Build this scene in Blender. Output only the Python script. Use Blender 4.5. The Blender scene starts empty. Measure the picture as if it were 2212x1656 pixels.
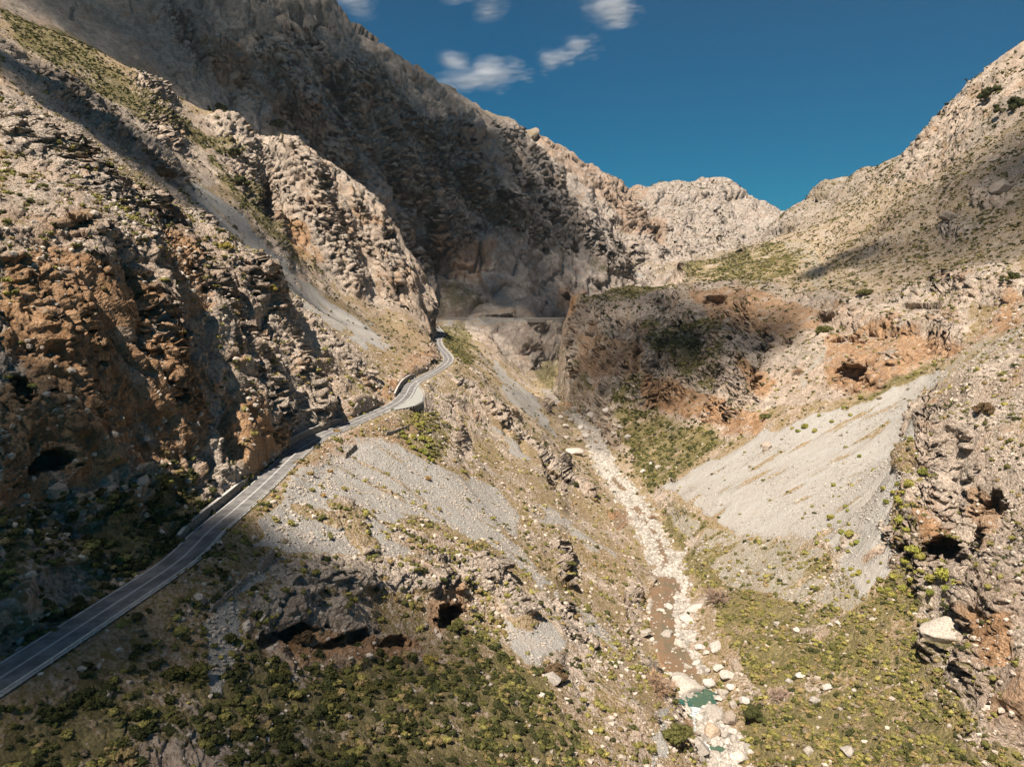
import bpy, math, random, time
import numpy as np
from mathutils import Vector, Matrix
T00 = time.time()
F32 = np.float32
C = bpy.context.scene.collection
SC = bpy.context.scene
# ------------------------------------------------------------------ camera, sky, sun
PITCH = math.radians(8.3); FPX = 1522.0; W0, H0 = 2211.0, 1656.0
CAMZ = 230.0                                     # camera height; all terrain heights below are relative to the camera until built
cam_d = bpy.data.cameras.new("camera"); cam = bpy.data.objects.new("camera", cam_d); C.objects.link(cam)
cam.location = (0, 0, CAMZ); cam.rotation_euler = (math.radians(90) - PITCH, 0, 0)
cam_d.sensor_width = 36.0; cam_d.lens = 36.0 * FPX / W0; cam_d.clip_start = 1.0; cam_d.clip_end = 60000
SC.camera = cam
SUN_AZ, SUN_EL = math.radians(-150), math.radians(58)      # azimuth from +Y, clockwise positive
sun_dir = Vector((math.sin(SUN_AZ)*math.cos(SUN_EL), math.cos(SUN_AZ)*math.cos(SUN_EL), math.sin(SUN_EL)))
sd = bpy.data.lights.new("sun", 'SUN'); sd.energy = 5.0; sd.angle = math.radians(0.5); sd.color = (1.0, 0.89, 0.77)
sun = bpy.data.objects.new("sun", sd); C.objects.link(sun)
sun.rotation_euler = sun_dir.to_track_quat('Z', 'Y').to_euler()
wd = bpy.data.worlds.new("World"); SC.world = wd; wd.use_nodes = True
wn = wd.node_tree.nodes; wl = wd.node_tree.links
bg = wn['Background']; sky = wn.new('ShaderNodeTexSky'); sky.sky_type = 'NISHITA'; sky.sun_disc = False
sky.sun_elevation = SUN_EL; sky.sun_rotation = SUN_AZ; sky.altitude = 600; sky.air_density = 1.0; sky.dust_density = 0.3; sky.ozone_density = 3.0
mx = wn.new('ShaderNodeMix'); mx.data_type = 'RGBA'; mx.blend_type = 'MULTIPLY'; mx.inputs[0].default_value = 1.0
mx.inputs[7].default_value = (0.055, 0.37, 0.47, 1)
wl.new(sky.outputs[0], mx.inputs[6]); wl.new(mx.outputs[2], bg.inputs[0]); bg.inputs[1].default_value = 0.06
SC.view_settings.view_transform = 'Standard'; SC.view_settings.look = 'None'; SC.view_settings.gamma = 1.0
SC.view_settings.exposure = 0.88
SC.cycles.max_bounces = 4; SC.cycles.diffuse_bounces = 3; SC.cycles.transparent_max_bounces = 160

# ------------------------------------------------------------------ projection helpers (photo pixels, 2211 wide -> points)
CP, SP = math.cos(PITCH), math.sin(PITCH)
def ray(u, v):
    x = (u - W0/2)/FPX; q = (v - H0/2)/FPX
    return x, CP - q*SP, -(SP + q*CP)
def at_t(u, v, t):
    r = ray(u, v); return (r[0]*t, r[1]*t, r[2]*t)
def at_z(u, v, z):
    r = ray(u, v); t = z/r[2]; return (r[0]*t, r[1]*t, z)
def on_plane(u, v, a, b):                        # z = a + b*x
    r = ray(u, v); t = a/(r[2] - b*r[0]); return (r[0]*t, r[1]*t, r[2]*t)
def project(P):
    fwd = P[:, 1]*CP - P[:, 2]*SP
    up = P[:, 1]*SP + P[:, 2]*CP
    return W0/2 + FPX*P[:, 0]/fwd, H0/2 - FPX*up/fwd

# ------------------------------------------------------------------ noise
rng = np.random.default_rng(7)
_perm = rng.permutation(256).astype(np.int64); _perm = np.concatenate([_perm, _perm, _perm])
_g3 = rng.normal(size=(256, 3)).astype(F32); _g3 /= np.linalg.norm(_g3, axis=1, keepdims=True)
_rp = rng.random((256, 3)).astype(F32)
def _chunks(fn, P, n=8):
    from concurrent.futures import ThreadPoolExecutor
    if len(P) < 20000: return fn(P)
    parts = np.array_split(P, n)
    with ThreadPoolExecutor(4) as ex: res = list(ex.map(fn, parts))
    return np.concatenate(res)
def _perlin(P):
    i = np.floor(P).astype(np.int64); f = (P - i).astype(F32); i &= 255
    w = f*f*f*(f*(f*6 - 15) + 10)
    out = np.zeros(len(P), F32)
    for dx in (0, 1):
        wx = w[:, 0] if dx else 1 - w[:, 0]
        a = _perm[i[:, 0] + dx]
        for dy in (0, 1):
            wy = w[:, 1] if dy else 1 - w[:, 1]
            b = _perm[a + i[:, 1] + dy]
            for dz in (0, 1):
                wz = w[:, 2] if dz else 1 - w[:, 2]
                g = _g3[_perm[b + i[:, 2] + dz]]
                d = g[:, 0]*(f[:, 0] - dx) + g[:, 1]*(f[:, 1] - dy) + g[:, 2]*(f[:, 2] - dz)
                out += wx*wy*wz*d
    return out*1.6
def perlin(P): return _chunks(_perlin, np.asarray(P, F32))
_rv = rng.normal(size=(256, 3)).astype(F32); _rv /= np.linalg.norm(_rv, axis=1, keepdims=True)
def _worley(P):
    """distances to the two nearest feature points, cell value, and a tilted facet value that is planar within each cell"""
    i = np.floor(P).astype(np.int64); f = (P - i).astype(F32); i &= 255
    f1 = np.full(len(P), 9, F32); f2 = np.full(len(P), 9, F32); idn = np.zeros(len(P), F32); fac = np.zeros(len(P), F32)
    for dx in (-1, 0, 1):
        a = _perm[(i[:, 0] + dx) & 255]
        for dy in (-1, 0, 1):
            b = _perm[(a + i[:, 1] + dy) & 255]
            for dz in (-1, 0, 1):
                h = _perm[(b + i[:, 2] + dz) & 255]
                r = _rp[h]; ex = f[:, 0] - r[:, 0] - dx; ey = f[:, 1] - r[:, 1] - dy; ez = f[:, 2] - r[:, 2] - dz
                d = np.sqrt(ex*ex + ey*ey + ez*ez); m = d < f1; g = _rv[h]
                f2 = np.where(m, f1, np.minimum(f2, d)); f1 = np.where(m, d, f1); idn = np.where(m, h/255.0, idn).astype(F32)
                fac = np.where(m, g[:, 0]*ex + g[:, 1]*ey + g[:, 2]*ez, fac)
    return np.stack([f1, f2, idn, fac], 1)
def worley(P): return _chunks(_worley, np.asarray(P, F32))
def facets(w): return (w[:, 2] - .5)*.75 + w[:, 3]*.9 - .35*sstep(.14, .0, w[:, 1] - w[:, 0])
def fbm(P, s, n, ridged=False):
    out = 0; a = 1.0; P = np.asarray(P, F32)/F32(s); tot = 0
    for k in range(n):
        v = perlin(P + F32(17.3*k))
        if ridged: v = 1 - 2*np.abs(v)*1.3
        out = out + a*v; tot += a; a *= 0.5; P = P*F32(2.03)
    return out/tot
def sstep(a, b, x):
    t = np.clip((x - a)/(b - a), 0, 1); return t*t*(3 - 2*t)

# ------------------------------------------------------------------ road and stream centre lines (relative to camera)
K = 2211/2560
ROADZ = -80.0
road_px = [(-330,1895),(-150,1790),(0,1695),(224,1550),(450,1400),(511,1337),(600,1262),(666,1203),(743,1130),(798,1094),(861,1066),(915,1043),(967,1021),(999,1003),(1016,984),(1024,968),(1040,953),(1077,934),(1108,915),(1121,900),(1116,886),(1103,872),(1095,858),(1096,846),(1103,836),(1098,826),(1088,817)]
def catmull(pts, step):
    pts = [np.array(p, float) for p in pts]; out = []
    P = [2*pts[0] - pts[1]] + pts + [2*pts[-1] - pts[-2]]
    for i in range(1, len(P) - 2):
        n = max(2, int(np.linalg.norm(P[i+1][:2] - P[i][:2])/step))
        for k in range(n):
            t = k/n
            out.append(0.5*((2*P[i]) + (P[i+1] - P[i-1])*t + (2*P[i-1] - 5*P[i] + 4*P[i+1] - P[i+2])*t*t + (3*P[i] - P[i-1] - 3*P[i+1] + P[i+2])*t**3))
    out.append(pts[-1]); return np.array(out)
rp = [at_z(u*K, v*K, ROADZ) for u, v in road_px]
rp += [(-128, 1190, ROADZ), (-150, 1230, ROADZ), (-190, 1290, ROADZ), (-215, 1370, ROADZ), (-210, 1450, ROADZ), (-178, 1500, ROADZ), (-130, 1516, ROADZ)]
rp += [at_z(u*K, v*K, ROADZ + 1) for u, v in [(1180,796),(1250,795.5),(1330,796),(1400,795.5),(1440,794)]]
rp += [(230, 1560, ROADZ + 4)]
road = catmull(rp, 3.0)
for _ in range(6): road[1:-1] = 0.25*road[:-2] + 0.5*road[1:-1] + 0.25*road[2:]
stream_px = [(1700,1960,-208),(1610,1740,-206),(1560,1640,-204),(1530,1560,-202),(1500,1490,-201),(1462,1420,-200),(1445,1330,-199),(1450,1250,-198),(1425,1180,-197),(1400,1130,-196),(1355,1070,-194),(1310,1010,-192),(1290,960,-190),(1262,915,-188),(1215,880,-186),(1185,850,-184),(1165,825,-182),(1150,805,-180)]
stream = catmull([at_z(*p) for p in stream_px] + [(95, 1500, -178), (230, 1700, -172), (420, 1900, -160)], 6.0)

bay = catmull([at_z(u*K, v*K, ROADZ) for u, v in [(985,1016),(1012,1008),(1032,1000),(1044,986),(1042,970)]], 2.0)
# ------------------------------------------------------------------ control points of the terrain
PL = (-139.0, -0.62); PR = (-262.0, 0.60)
ctl = []
def T(*a):
    for u, v, t in a: ctl.append(at_t(u, v, t))
def PLs(*a):
    for u, v, *o in a:
        p = on_plane(u, v, *PL); ctl.append((p[0], p[1], p[2] + (o[0] if o else 0)))
def PRs(*a):
    for u, v, *o in a:
        p = on_plane(u, v, *PR); ctl.append((p[0], p[1], p[2] + (o[0] if o else 0)))
def XYZ(*a):
    ctl.extend(a)
for i in range(0, len(road), 8): ctl.append(tuple(road[i]))
for i in range(0, len(stream), 5): ctl.append(tuple(stream[i]))
_d = np.gradient(road[:, :2], axis=0); _d /= np.linalg.norm(_d, axis=1, keepdims=True)
for i in range(4, len(road), 8):
    if road[i, 1] < 1150:
        for o, dz in ((11, -2.5), (24, -11.0)):
            q = road[i, :2] + np.array([_d[i, 1], -_d[i, 0]])*o
            if np.hypot(*(road[:, :2] - q).T).min() > o - 1.5: ctl.append((q[0], q[1], road[i, 2] + dz))
# slope between road and stream
PLs((900,1050),(800,1180),(700,1300,1),(500,1400),(300,1500),(500,1600),(250,1640),(700,1650),(1000,1100),(1100,1180),(1000,1220),(1200,1250),(1300,1180,2),(1150,1100),(1000,960),(1050,1020),(1150,950,3),(1100,900,3),(1220,1000,6),(1250,1050,3),(1300,1350),(1200,1500),(1000,1640),(1300,1600,-2),(1400,1560,2),(1380,1440,0),(1350,1250))
T((620,1250,224),(760,1255,248),(900,1262,270),(1050,1240,315),(640,1385,209),(800,1400,229),(920,1420,242),(1050,1370,284),(900,1500,211),(700,1520,187),(1060,1480,236))
T((1240,1325,330),(1245,1395,310),(1130,1330,302),(1170,1430,275),(1100,1410,268))
T((1050,850,760),(1150,850,960),(1050,790,900),(1020,740,1080),(1050,720,1250),(1120,760,1420),(1180,780,1400),(1000,830,740),(960,900,560),(1030,920,590),(1120,880,830))
# rock above the road, near left
T((0,1330,156),(100,1230,170),(0,1100,172),(200,1170,196),(300,1110,217),(400,1060,246),(100,1050,190),(0,1000,182),(300,1010,234),(450,960,286),(540,1030,280),(480,1060,266))
T((0,560,212),(100,800,204),(0,800,196),(200,500,255),(300,750,255),(300,530,282),(450,750,305),(420,600,322),(150,650,225),(200,850,222),(380,850,268),(500,880,296))
T((565,1000,297),(570,860,335),(530,720,365),(600,640,410),(500,500,398),(700,890,403),(700,780,450),(700,700,520),(640,760,395),(640,850,365),(800,860,483),(850,790,590),(780,780,520),(900,740,780),(880,700,860),(940,745,800),(930,775,735),(860,840,545))
T((100,400,305),(0,300,330),(0,230,350),(300,440,375),(430,485,398),(200,360,370),(150,300,430))
XYZ((-230,180,-15),(-200,100,-35),(-160,60,-60),(-330,250,60),(-130,60,-75),(-420,350,150))
# gully, dark band, second spur
T((100,190,560),(300,300,610),(0,110,560),(400,385,660),(500,450,680),(600,520,720),(650,580,740),(720,640,770),(800,690,800),(850,720,830),(480,520,600),(600,600,640),(700,670,700))
T((0,30,760),(190,100,820),(350,190,850),(500,250,860),(640,310,890),(720,350,920),(800,410,960),(860,500,990),(920,600,1030),(932,680,1060))
T((570,430,840),(560,350,850),(700,500,860),(680,420,875),(650,545,790),(800,640,870),(780,540,900),(880,600,940),(900,680,950),(860,660,900),(450,330,760),(400,300,740))
XYZ((-700,560,400),(-620,480,300),(-430,950,150),(-350,1050,120),(-260,1080,60),(-200,1120,-20),(-300,1250,-10),(-280,1420,-20),(-170,1300,-80),(-150,1400,-82),(-100,1350,-84),(-90,1450,-82),(-560,1000,260),(-700,900,360))
# far mountain
T((930,650,1545),(930,550,1600),(1000,620,1590),(1150,650,1570),(800,350,1500),(700,200,1480),(500,100,1400),(300,0,1320),(100,-60,1250),(800,480,1450),(650,260,1420))
T((668,0,1600),(760,55,1660),(850,110,1720),(1000,200,1850),(1100,257,1960),(1165,285,2060),(1230,318,2180),(1300,360,2330),(1370,400,2480),(1450,397,2580),(1500,392,2620),(1550,385,2650),(1650,440,2600),(1720,470,2540))
T((1100,500,1700),(1100,400,1790),(1200,600,1740),(1200,480,1850),(1300,550,1930),(1320,450,2150),(1400,480,2260),(1500,500,2200),(1380,600,1800),(1450,575,1800),(1620,500,2280),(900,300,1650),(950,420,1620),(1000,350,1720),(1550,540,2000),(400,-300,1500),(600,-220,1600))
XYZ((-500,2000,500),(0,2250,330),(300,2600,250),(700,2950,250),(1000,2900,200),(1400,2900,100),(-1000,1800,700),(-1300,1000,700),(1300,2400,60),(1200,2000,40))
# right flank
PRs((1450,1180),(1500,1300),(1600,1400),(1700,1500),(1800,1620),(1650,1250),(1600,1100,2),(1700,1100),(1850,1200),(1900,1350),(2000,1450),(1750,1000),(1850,920),(1950,850),(1950,1100),(1600,1000),(1500,1080,4),(1450,1040,3),(2100,1550),(2211,1650),(2000,1640),(1650,1600),(1450,950),(1420,900),(1550,960,-2),(1900,1000),(2000,1330,0),(1985,1155),(2020,1255),(2060,1335),(2105,1430),(1850,1060),(1930,980),(2060,775))
T((1990,1000,362),(1985,850,375),(2060,1100,338),(2080,1200,308),(2110,1300,282),(2150,1380,262),(2120,960,335),(2200,1200,268),(2211,1440,240),(2100,790,395),(2211,720,410),(2211,900,330),(2150,860,368),(2050,900,362))
XYZ((330,230,40),(420,330,70),(300,120,20),(250,150,-60),(230,60,-70),(560,500,120))
T((1260,795,1030),(1260,690,1065),(1240,645,1100),(1390,870,830),(1400,750,855),(1540,905,700),(1560,850,712),(1500,700,950),(1600,700,860),(1700,650,860),(1700,800,690),(1640,910,625),(1800,700,740),(1800,865,575),(1820,800,620),(1950,800,548),(2000,700,600),(2150,650,580),(2211,700,480),(1930,740,590))
T((1250,760,1150),(1200,830,1060),(1300,850,950),(1320,900,830),(1450,800,820),(1330,780,940))
T((1900,550,900),(2100,500,790),(1700,550,1150),(1600,570,1200),(2000,400,1050),(2200,300,900),(1850,450,1250),(1720,510,1450),(1500,600,1150),(1400,640,1080),(1560,640,1000),(2211,520,690),(2000,600,720))
T((1240,640,1110),(1320,620,1160),(1470,565,1270),(1560,540,1400),(1640,510,1550),(1720,465,1760),(1800,400,1640),(1900,350,1480),(2030,275,1270),(2065,225,1190),(2100,170,1130),(2150,130,1090),(2211,80,1060))
XYZ((330,1450,-60),(500,1600,-20),(250,1250,-90),(180,1600,-120),(900,1900,80),(1100,1500,240),(1100,1100,330),(900,700,330),(1000,800,420),(750,500,210))
ctl = np.array(ctl, float)
# merge near duplicates
keep = []
for i, p in enumerate(ctl):
    if all((p[0]-ctl[j][0])**2 + (p[1]-ctl[j][1])**2 > 9 for j in keep): keep.append(i)
ctl = ctl[keep]
# anisotropy of range: use log-ish coordinates so near and far detail weigh alike
def warp(x, y):
    r = np.sqrt(x*x + y*y) + 60.0
    return np.arctan2(x, y + 60)*1.0, np.log(r)*1.0
cu, cv = warp(ctl[:, 0], ctl[:, 1])
n = len(ctl)
D = np.sqrt((cu[:, None]-cu[None])**2 + (cv[:, None]-cv[None])**2)
sc_ = 1.0/(np.hypot(ctl[:, 0], ctl[:, 1]) + 60)
A = np.zeros((n+3, n+3)); A[:n, :n] = D - np.eye(n)*0.002; A[:n, n] = 1; A[:n, n+1] = cu; A[:n, n+2] = cv; A[n:, :n] = A[:n, n:].T
sol = np.linalg.solve(A, np.concatenate([ctl[:, 2]*sc_, [0, 0, 0]]))
# evaluate on a regular grid of the warped plane
NU, NV = 520, 620
GU0, GU1, GV0, GV1 = -1.25, 1.25, math.log(90.0), math.log(3700.0)
gu = np.linspace(GU0, GU1, NU); gv = np.linspace(GV0, GV1, NV)
UU, VV = np.meshgrid(gu, gv)
G = np.full(UU.shape, sol[n]) + sol[n+1]*UU + sol[n+2]*VV
for k in range(n): G += sol[k]*np.sqrt((UU-cu[k])**2 + (VV-cv[k])**2)
G = G*np.exp(VV)
def bilerp(Gm, u, v):
    a = np.clip((u-GU0)/(GU1-GU0)*(NU-1), 0, NU-1.001); b = np.clip((v-GV0)/(GV1-GV0)*(NV-1), 0, NV-1.001)
    i = a.astype(int); j = b.astype(int); fa = a-i; fb = b-j
    return (Gm[j, i]*(1-fa) + Gm[j, i+1]*fa)*(1-fb) + (Gm[j+1, i]*(1-fa) + Gm[j+1, i+1]*fa)*fb
def poly_dist(line, X, Y, near=120.0):
    """distance, signed side (+ = right of travel), z and index of the nearest point of a polyline for points X, Y"""
    X = np.asarray(X); d = np.full(X.shape, 1e9); side = np.zeros(X.shape); z = np.zeros(X.shape); s = np.zeros(X.shape)
    a = line[:-1]; b = line[1:]
    for i in range(len(a)):
        m = np.abs(X - a[i, 0]) + np.abs(Y - a[i, 1]) < near
        if not m.any(): continue
        x, y = X[m], Y[m]; dx, dy = b[i, 0]-a[i, 0], b[i, 1]-a[i, 1]; L2 = dx*dx + dy*dy
        t = np.clip(((x-a[i, 0])*dx + (y-a[i, 1])*dy)/L2, 0, 1)
        ex, ey = x-a[i, 0]-t*dx, y-a[i, 1]-t*dy; dd = np.hypot(ex, ey)
        cur = d[m]; bt = dd < cur
        idx = np.flatnonzero(m)[bt]
        d.flat[idx] = dd[bt]; side.flat[idx] = np.sign(dy*ex - dx*ey)[bt]; z.flat[idx] = (a[i, 2] + t*(b[i, 2]-a[i, 2]))[bt]; s.flat[idx] = (i + t)[bt]
    return d, side, z, s
# coarse distance maps on the same grid for cheap lookup
RR = np.exp(VV) - 60
# invert warp: angle about (0,-60)... solved on the fly: x = r' sin, using r = hypot(x,y)
def unwarp(U, V):
    r = np.exp(V) - 60.0
    # atan2(x, y+60) = U, hypot(x,y) = r  ->  point on ray from (0,-60)
    c = np.cos(U); disc = np.sqrt(np.maximum(r*r - (60*np.sin(U))**2, 0)); L = 60*c + disc
    return L*np.sin(U), L*np.cos(U) - 60
GX, GY = unwarp(UU, VV)
def base_height(X, Y):
    u, v = warp(X, Y)
    return bilerp(G, u, v)
def road_blend(X, Y, Z):
    """cut and fill: flat bench under the road"""
    d, s, z, _ = poly_dist(road, X, Y, 60.0)
    w = np.where(s > 0, sstep(16, 6.0, d), sstep(13, 6.8, d))
    d2, _, _, _ = poly_dist(bay, X, Y, 60.0)
    w = np.maximum(w, sstep(11, 4, d2)); z = np.where(d > 59, ROADZ, z)
    dm = np.minimum(d, d2 + 1.5)
    return np.where(w > 0, Z*(1-w) + (z - 0.35)*w, Z), dm, s
def stream_blend(X, Y, Z):
    d, s, z, _ = poly_dist(stream, X, Y, 90.0)
    w = sstep(26, 9, d)
    return Z*(1-w) + (z - 0.8 + 0.25*np.maximum(d-9, 0)*0.3)*w, d
def surf(X, Y):
    Z = base_height(X, Y)
    Z, ds = stream_blend(X, Y, Z)
    Z, dr, sr = road_blend(X, Y, Z)
    return Z, dr, sr, ds
# ------------------------------------------------------------------ terrain mesh: polar grid about the camera, spaced evenly as seen
NA, NR = 1150, 1250
AZ0, AZ1 = -0.86, 0.86
az = np.linspace(AZ0, AZ1, NA)
nd = 2600
lr = np.linspace(math.log(75.0), math.log(3300.0), nd)
R_ = np.exp(lr)
SX = R_[None, :]*np.sin(az[:, None]); SY = R_[None, :]*np.cos(az[:, None])
SZ, dr_, sr_, ds_ = surf(SX.ravel(), SY.ravel())
SZ = SZ.reshape(SX.shape)
el = np.arctan2(SZ, R_[None, :])
seg = np.sqrt(np.diff(el, axis=1)**2 + (0.16*np.diff(lr))[None]**2)
# smooth metric across columns so the grid stays regular
ker = np.ones(9)/9
seg = np.apply_along_axis(lambda c: np.convolve(np.pad(c, 4, mode='edge'), ker, 'valid'), 0, seg)
cum = np.concatenate([np.zeros((NA, 1)), np.cumsum(seg, 1)], 1); cum /= cum[:, -1:]
tt = np.linspace(0, 1, NR)
LR = np.stack([np.interp(tt, cum[i], lr) for i in range(NA)])
Rg = np.exp(LR)
PX = Rg*np.sin(az[:, None]); PY = Rg*np.cos(az[:, None])
PZ = np.stack([np.interp(LR[i], lr, SZ[i]) for i in range(NA)])
dR = np.stack([np.interp(LR[i], lr, dr_.reshape(SX.shape)[i]) for i in range(NA)]).ravel()
sR = np.stack([np.interp(LR[i], lr, sr_.reshape(SX.shape)[i]) for i in range(NA)]).ravel()
dS = np.stack([np.interp(LR[i], lr, ds_.reshape(SX.shape)[i]) for i in range(NA)]).ravel()
P = np.stack([PX, PY, PZ], -1)
def grid_normals(P):
    a = np.gradient(P, axis=0); b = np.gradient(P, axis=1)
    N = np.cross(b, a); l = np.linalg.norm(N, axis=-1, keepdims=True); N = N/np.maximum(l, 1e-9)
    N[N[..., 2] < 0] *= -1
    return N
N = grid_normals(P)
print('terrain base', time.time()-T00)
Pf = P.reshape(-1, 3); Nf = N.reshape(-1, 3)
EL = np.arctan2(PZ, Rg)
def hit(u, v, tmin=0):
    """grid index of the first base-terrain point seen through photo pixel u, v"""
    r = ray(u, v); a = math.atan2(r[0], r[1]); e = math.atan2(r[2], math.hypot(r[0], r[1]))
    i = int(round((a - AZ0)/(AZ1 - AZ0)*(NA - 1)))
    if i < 0 or i >= NA: return None
    ok = (EL[i] >= e) & (Rg[i] > tmin)
    j = int(np.argmax(ok))
    return i*NR + j if ok[j] else None
# ------------------------------------------------------------------ ground zones: what grows or lies where (frustum volumes in the valley)
U_, V_ = project(Pf); Yf = Pf[:, 1]
wob = np.stack([fbm(Pf, 26, 4), fbm(Pf + 91, 26, 4)], 1)
wob2 = np.stack([fbm(Pf, 7, 3), fbm(Pf + 51, 7, 3)], 1)
Rv = np.linalg.norm(Pf, axis=1)
# outlines wander with the ground so their edges are ragged
Uw = U_ + (wob[:, 0]*10 + wob2[:, 0]*4.0)*FPX/np.maximum(Rv, 60)
Vw = V_ + (wob[:, 1]*7 + wob2[:, 1]*3.0)*FPX/np.maximum(Rv, 60)
def inpoly(poly, y0=0, y1=1e5):
    p = np.array(poly, float); m = (Uw > p[:, 0].min()) & (Uw < p[:, 0].max()) & (Vw > p[:, 1].min()) & (Vw < p[:, 1].max()) & (Yf > y0) & (Yf < y1)
    ii = np.flatnonzero(m); x = Uw[ii]; y = Vw[ii]; c = np.zeros(len(ii), bool)
    for k in range(len(p)):
        x1, y1_ = p[k]; x2, y2 = p[(k+1) % len(p)]
        if y1_ == y2: continue
        cr = ((y1_ > y) != (y2 > y)) & (x < (x2-x1)*(y-y1_)/(y2-y1_) + x1); c ^= cr
    out = np.zeros(len(Pf), bool); out[ii[c]] = True; return out
def blur(m, k=2):
    a = m.reshape(NA, NR).astype(F32)
    for _ in range(k):
        a[1:-1] = (a[:-2] + a[1:-1]*2 + a[2:])/4; a[:, 1:-1] = (a[:, :-2] + a[:, 1:-1]*2 + a[:, 2:])/4
    return a.ravel()
def zone(polys):
    z = np.zeros(len(Pf), F32)
    for poly, y0, y1, w in polys: z = np.maximum(z, inpoly(poly, y0, y1)*F32(w))
    return blur(z)
scree = zone([
 ([(1420,1050),(1560,985),(1650,930),(1690,925),(1760,900),(1850,870),(2000,812),(2040,800),(2030,830),(1985,850),(1978,940),(1985,1000),(1975,1080),(1965,1150),(1935,1230),(1880,1290),(1830,1240),(1800,1180),(1720,1160),(1600,1150),(1500,1090),(1430,1055)], 250, 800, 1),
 ([(620,1040),(700,975),(740,950),(850,950),(900,985),(1000,1030),(1080,1060),(1120,1100),(1110,1150),(1190,1260),(1180,1275),(1080,1200),(1000,1170),(900,1130),(820,1140),(740,1080),(680,1090),(600,1110)], 150, 700, 1),
 ([(560,1120),(700,1080),(790,1130),(860,1190),(980,1230),(960,1262),(850,1230),(700,1200),(620,1215),(545,1190)], 150, 700, .8),
 ([(2000,812),(2090,760),(2211,700),(2211,722),(2110,785),(2030,835)], 250, 800, .5),
 ([(1110,1335),(1150,1340),(1210,1390),(1170,1440),(1120,1400)], 150, 700, 1),
 ([(1200,1270),(1290,1330),(1330,1420),(1300,1400),(1230,1330)], 150, 500, .8),
 ([(375,385),(430,400),(520,470),(600,550),(700,640),(800,710),(860,770),(780,745),(690,690),(600,610),(520,530),(420,450)], 400, 1000, 1),
 ([(788,288),(822,300),(785,370),(748,360)], 1200, 2500, 1), ([(885,478),(935,520),(900,524)], 1200, 2500, 1),
 ([(1140,492),(1165,510),(1255,605),(1235,600)], 1200, 2500, 1), ([(1342,538),(1395,600),(1372,602)], 1200, 2500, 1),
 ([(1030,588),(1080,612),(1115,665),(1085,660)], 1200, 2500, 1),
 ([(1062,775),(1160,865),(1215,960),(1150,905),(1080,835)], 500, 1400, .9),
 ([(1040,905),(1090,935),(1150,1010),(1100,980)], 300, 900, .8), ([(1150,1080),(1230,1120),(1330,1200),(1290,1190),(1180,1130)], 300, 900, .7),
 ([(440,1330),(520,1300),(560,1240),(590,1240),(530,1330),(500,1400),(475,1500),(440,1500),(455,1420)], 100, 400, .9),
 ([(1700,705),(1800,730),(1760,800),(1690,880),(1670,920),(1740,800),(1790,735)], 400, 900, .6),
 ([(1406,1545),(1424,1550),(1414,1600),(1408,1670),(1394,1670),(1400,1600)], 100, 400, 1),
 ([(1440,1090),(1560,1140),(1720,1150),(1830,1220),(1890,1290),(1860,1330),(1700,1300),(1560,1260),(1480,1170)], 200, 700, .52),
 ([(925,678),(1240,682),(1240,699),(1100,702),(930,703)], 1250, 1700, .6), ([(925,640),(1000,660),(1100,672),(1200,670),(1240,684),(930,690)], 1300, 1700, .25),
 ([(1680,520),(1760,520),(1790,600),(1770,640),(1740,600)], 700, 1500, .5)])
green = zone([
 ([(1440,1080),(1480,1100),(1600,1160),(1750,1190),(1830,1260),(1900,1300),(1935,1230),(1960,1100),(1992,1090),(2000,1200),(2060,1290),(2110,1440),(2211,1480),(2211,1656),(1600,1656),(1620,1500),(1560,1330),(1470,1200),(1420,1100)], 100, 700, .75),
 ([(1560,1000),(1700,925),(1860,860),(1960,815),(2060,770),(2000,815),(1850,880),(1760,915),(1680,980),(1560,1050),(1500,1090)], 250, 900, .7),
 ([(1150,795),(1235,735),(1262,790),(1300,870),(1400,900),(1500,925),(1570,945),(1500,985),(1420,1040),(1370,980),(1290,900),(1200,870)], 500, 1500, .85),
 ([(1400,700),(1560,690),(1572,800),(1530,830),(1480,815),(1400,750)], 500, 1300, .85),
 ([(1320,840),(1392,790),(1395,870),(1340,880)], 500, 1300, .9),
 ([(1400,900),(1560,940),(1480,1010),(1400,1060),(1360,1000)], 400, 1000, .9),
 ([(1240,648),(1470,560),(1700,520),(1760,560),(1640,620),(1500,600),(1300,670)], 700, 1600, .6),
 ([(740,1440),(920,1415),(1000,1350),(1090,1400),(1180,1470),(1240,1570),(1100,1580),(900,1520)], 100, 400, .95),
 ([(0,1560),(150,1480),(300,1400),(420,1440),(560,1330),(640,1440),(780,1450),(900,1500),(1100,1560),(1250,1580),(1270,1656),(0,1656)], 60, 400, .7),
 ([(0,1100),(120,1060),(420,1030),(440,1100),(380,1180),(200,1300),(0,1390)], 100, 350, .8),
 ([(0,20),(160,80),(300,190),(420,270),(560,330),(500,340),(300,260),(50,110)], 400, 1200, .8),
 ([(930,290),(960,350),(1060,400),(1170,500),(1260,560),(1130,530),(1000,430),(900,330)], 1200, 2500, .75),
 ([(930,590),(1000,600),(1060,660),(940,680)], 1200, 2500, .5), ([(1260,560),(1380,560),(1370,600),(1300,600)], 1200, 2500, .5),
 ([(450,330),(540,420),(620,500),(700,590),(660,580),(560,500),(470,400)], 500, 1000, .7),
 ([(930,705),(1000,700),(1040,760),(1010,790),(960,750)], 700, 1500, .85),
 ([(1720,500),(1800,420),(2211,120),(2211,640),(1950,640),(1700,640),(1560,600)], 600, 2000, .12), ([(860,900),(940,890),(980,930),(940,1000),(880,960)], 300, 700, .5)])
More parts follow.
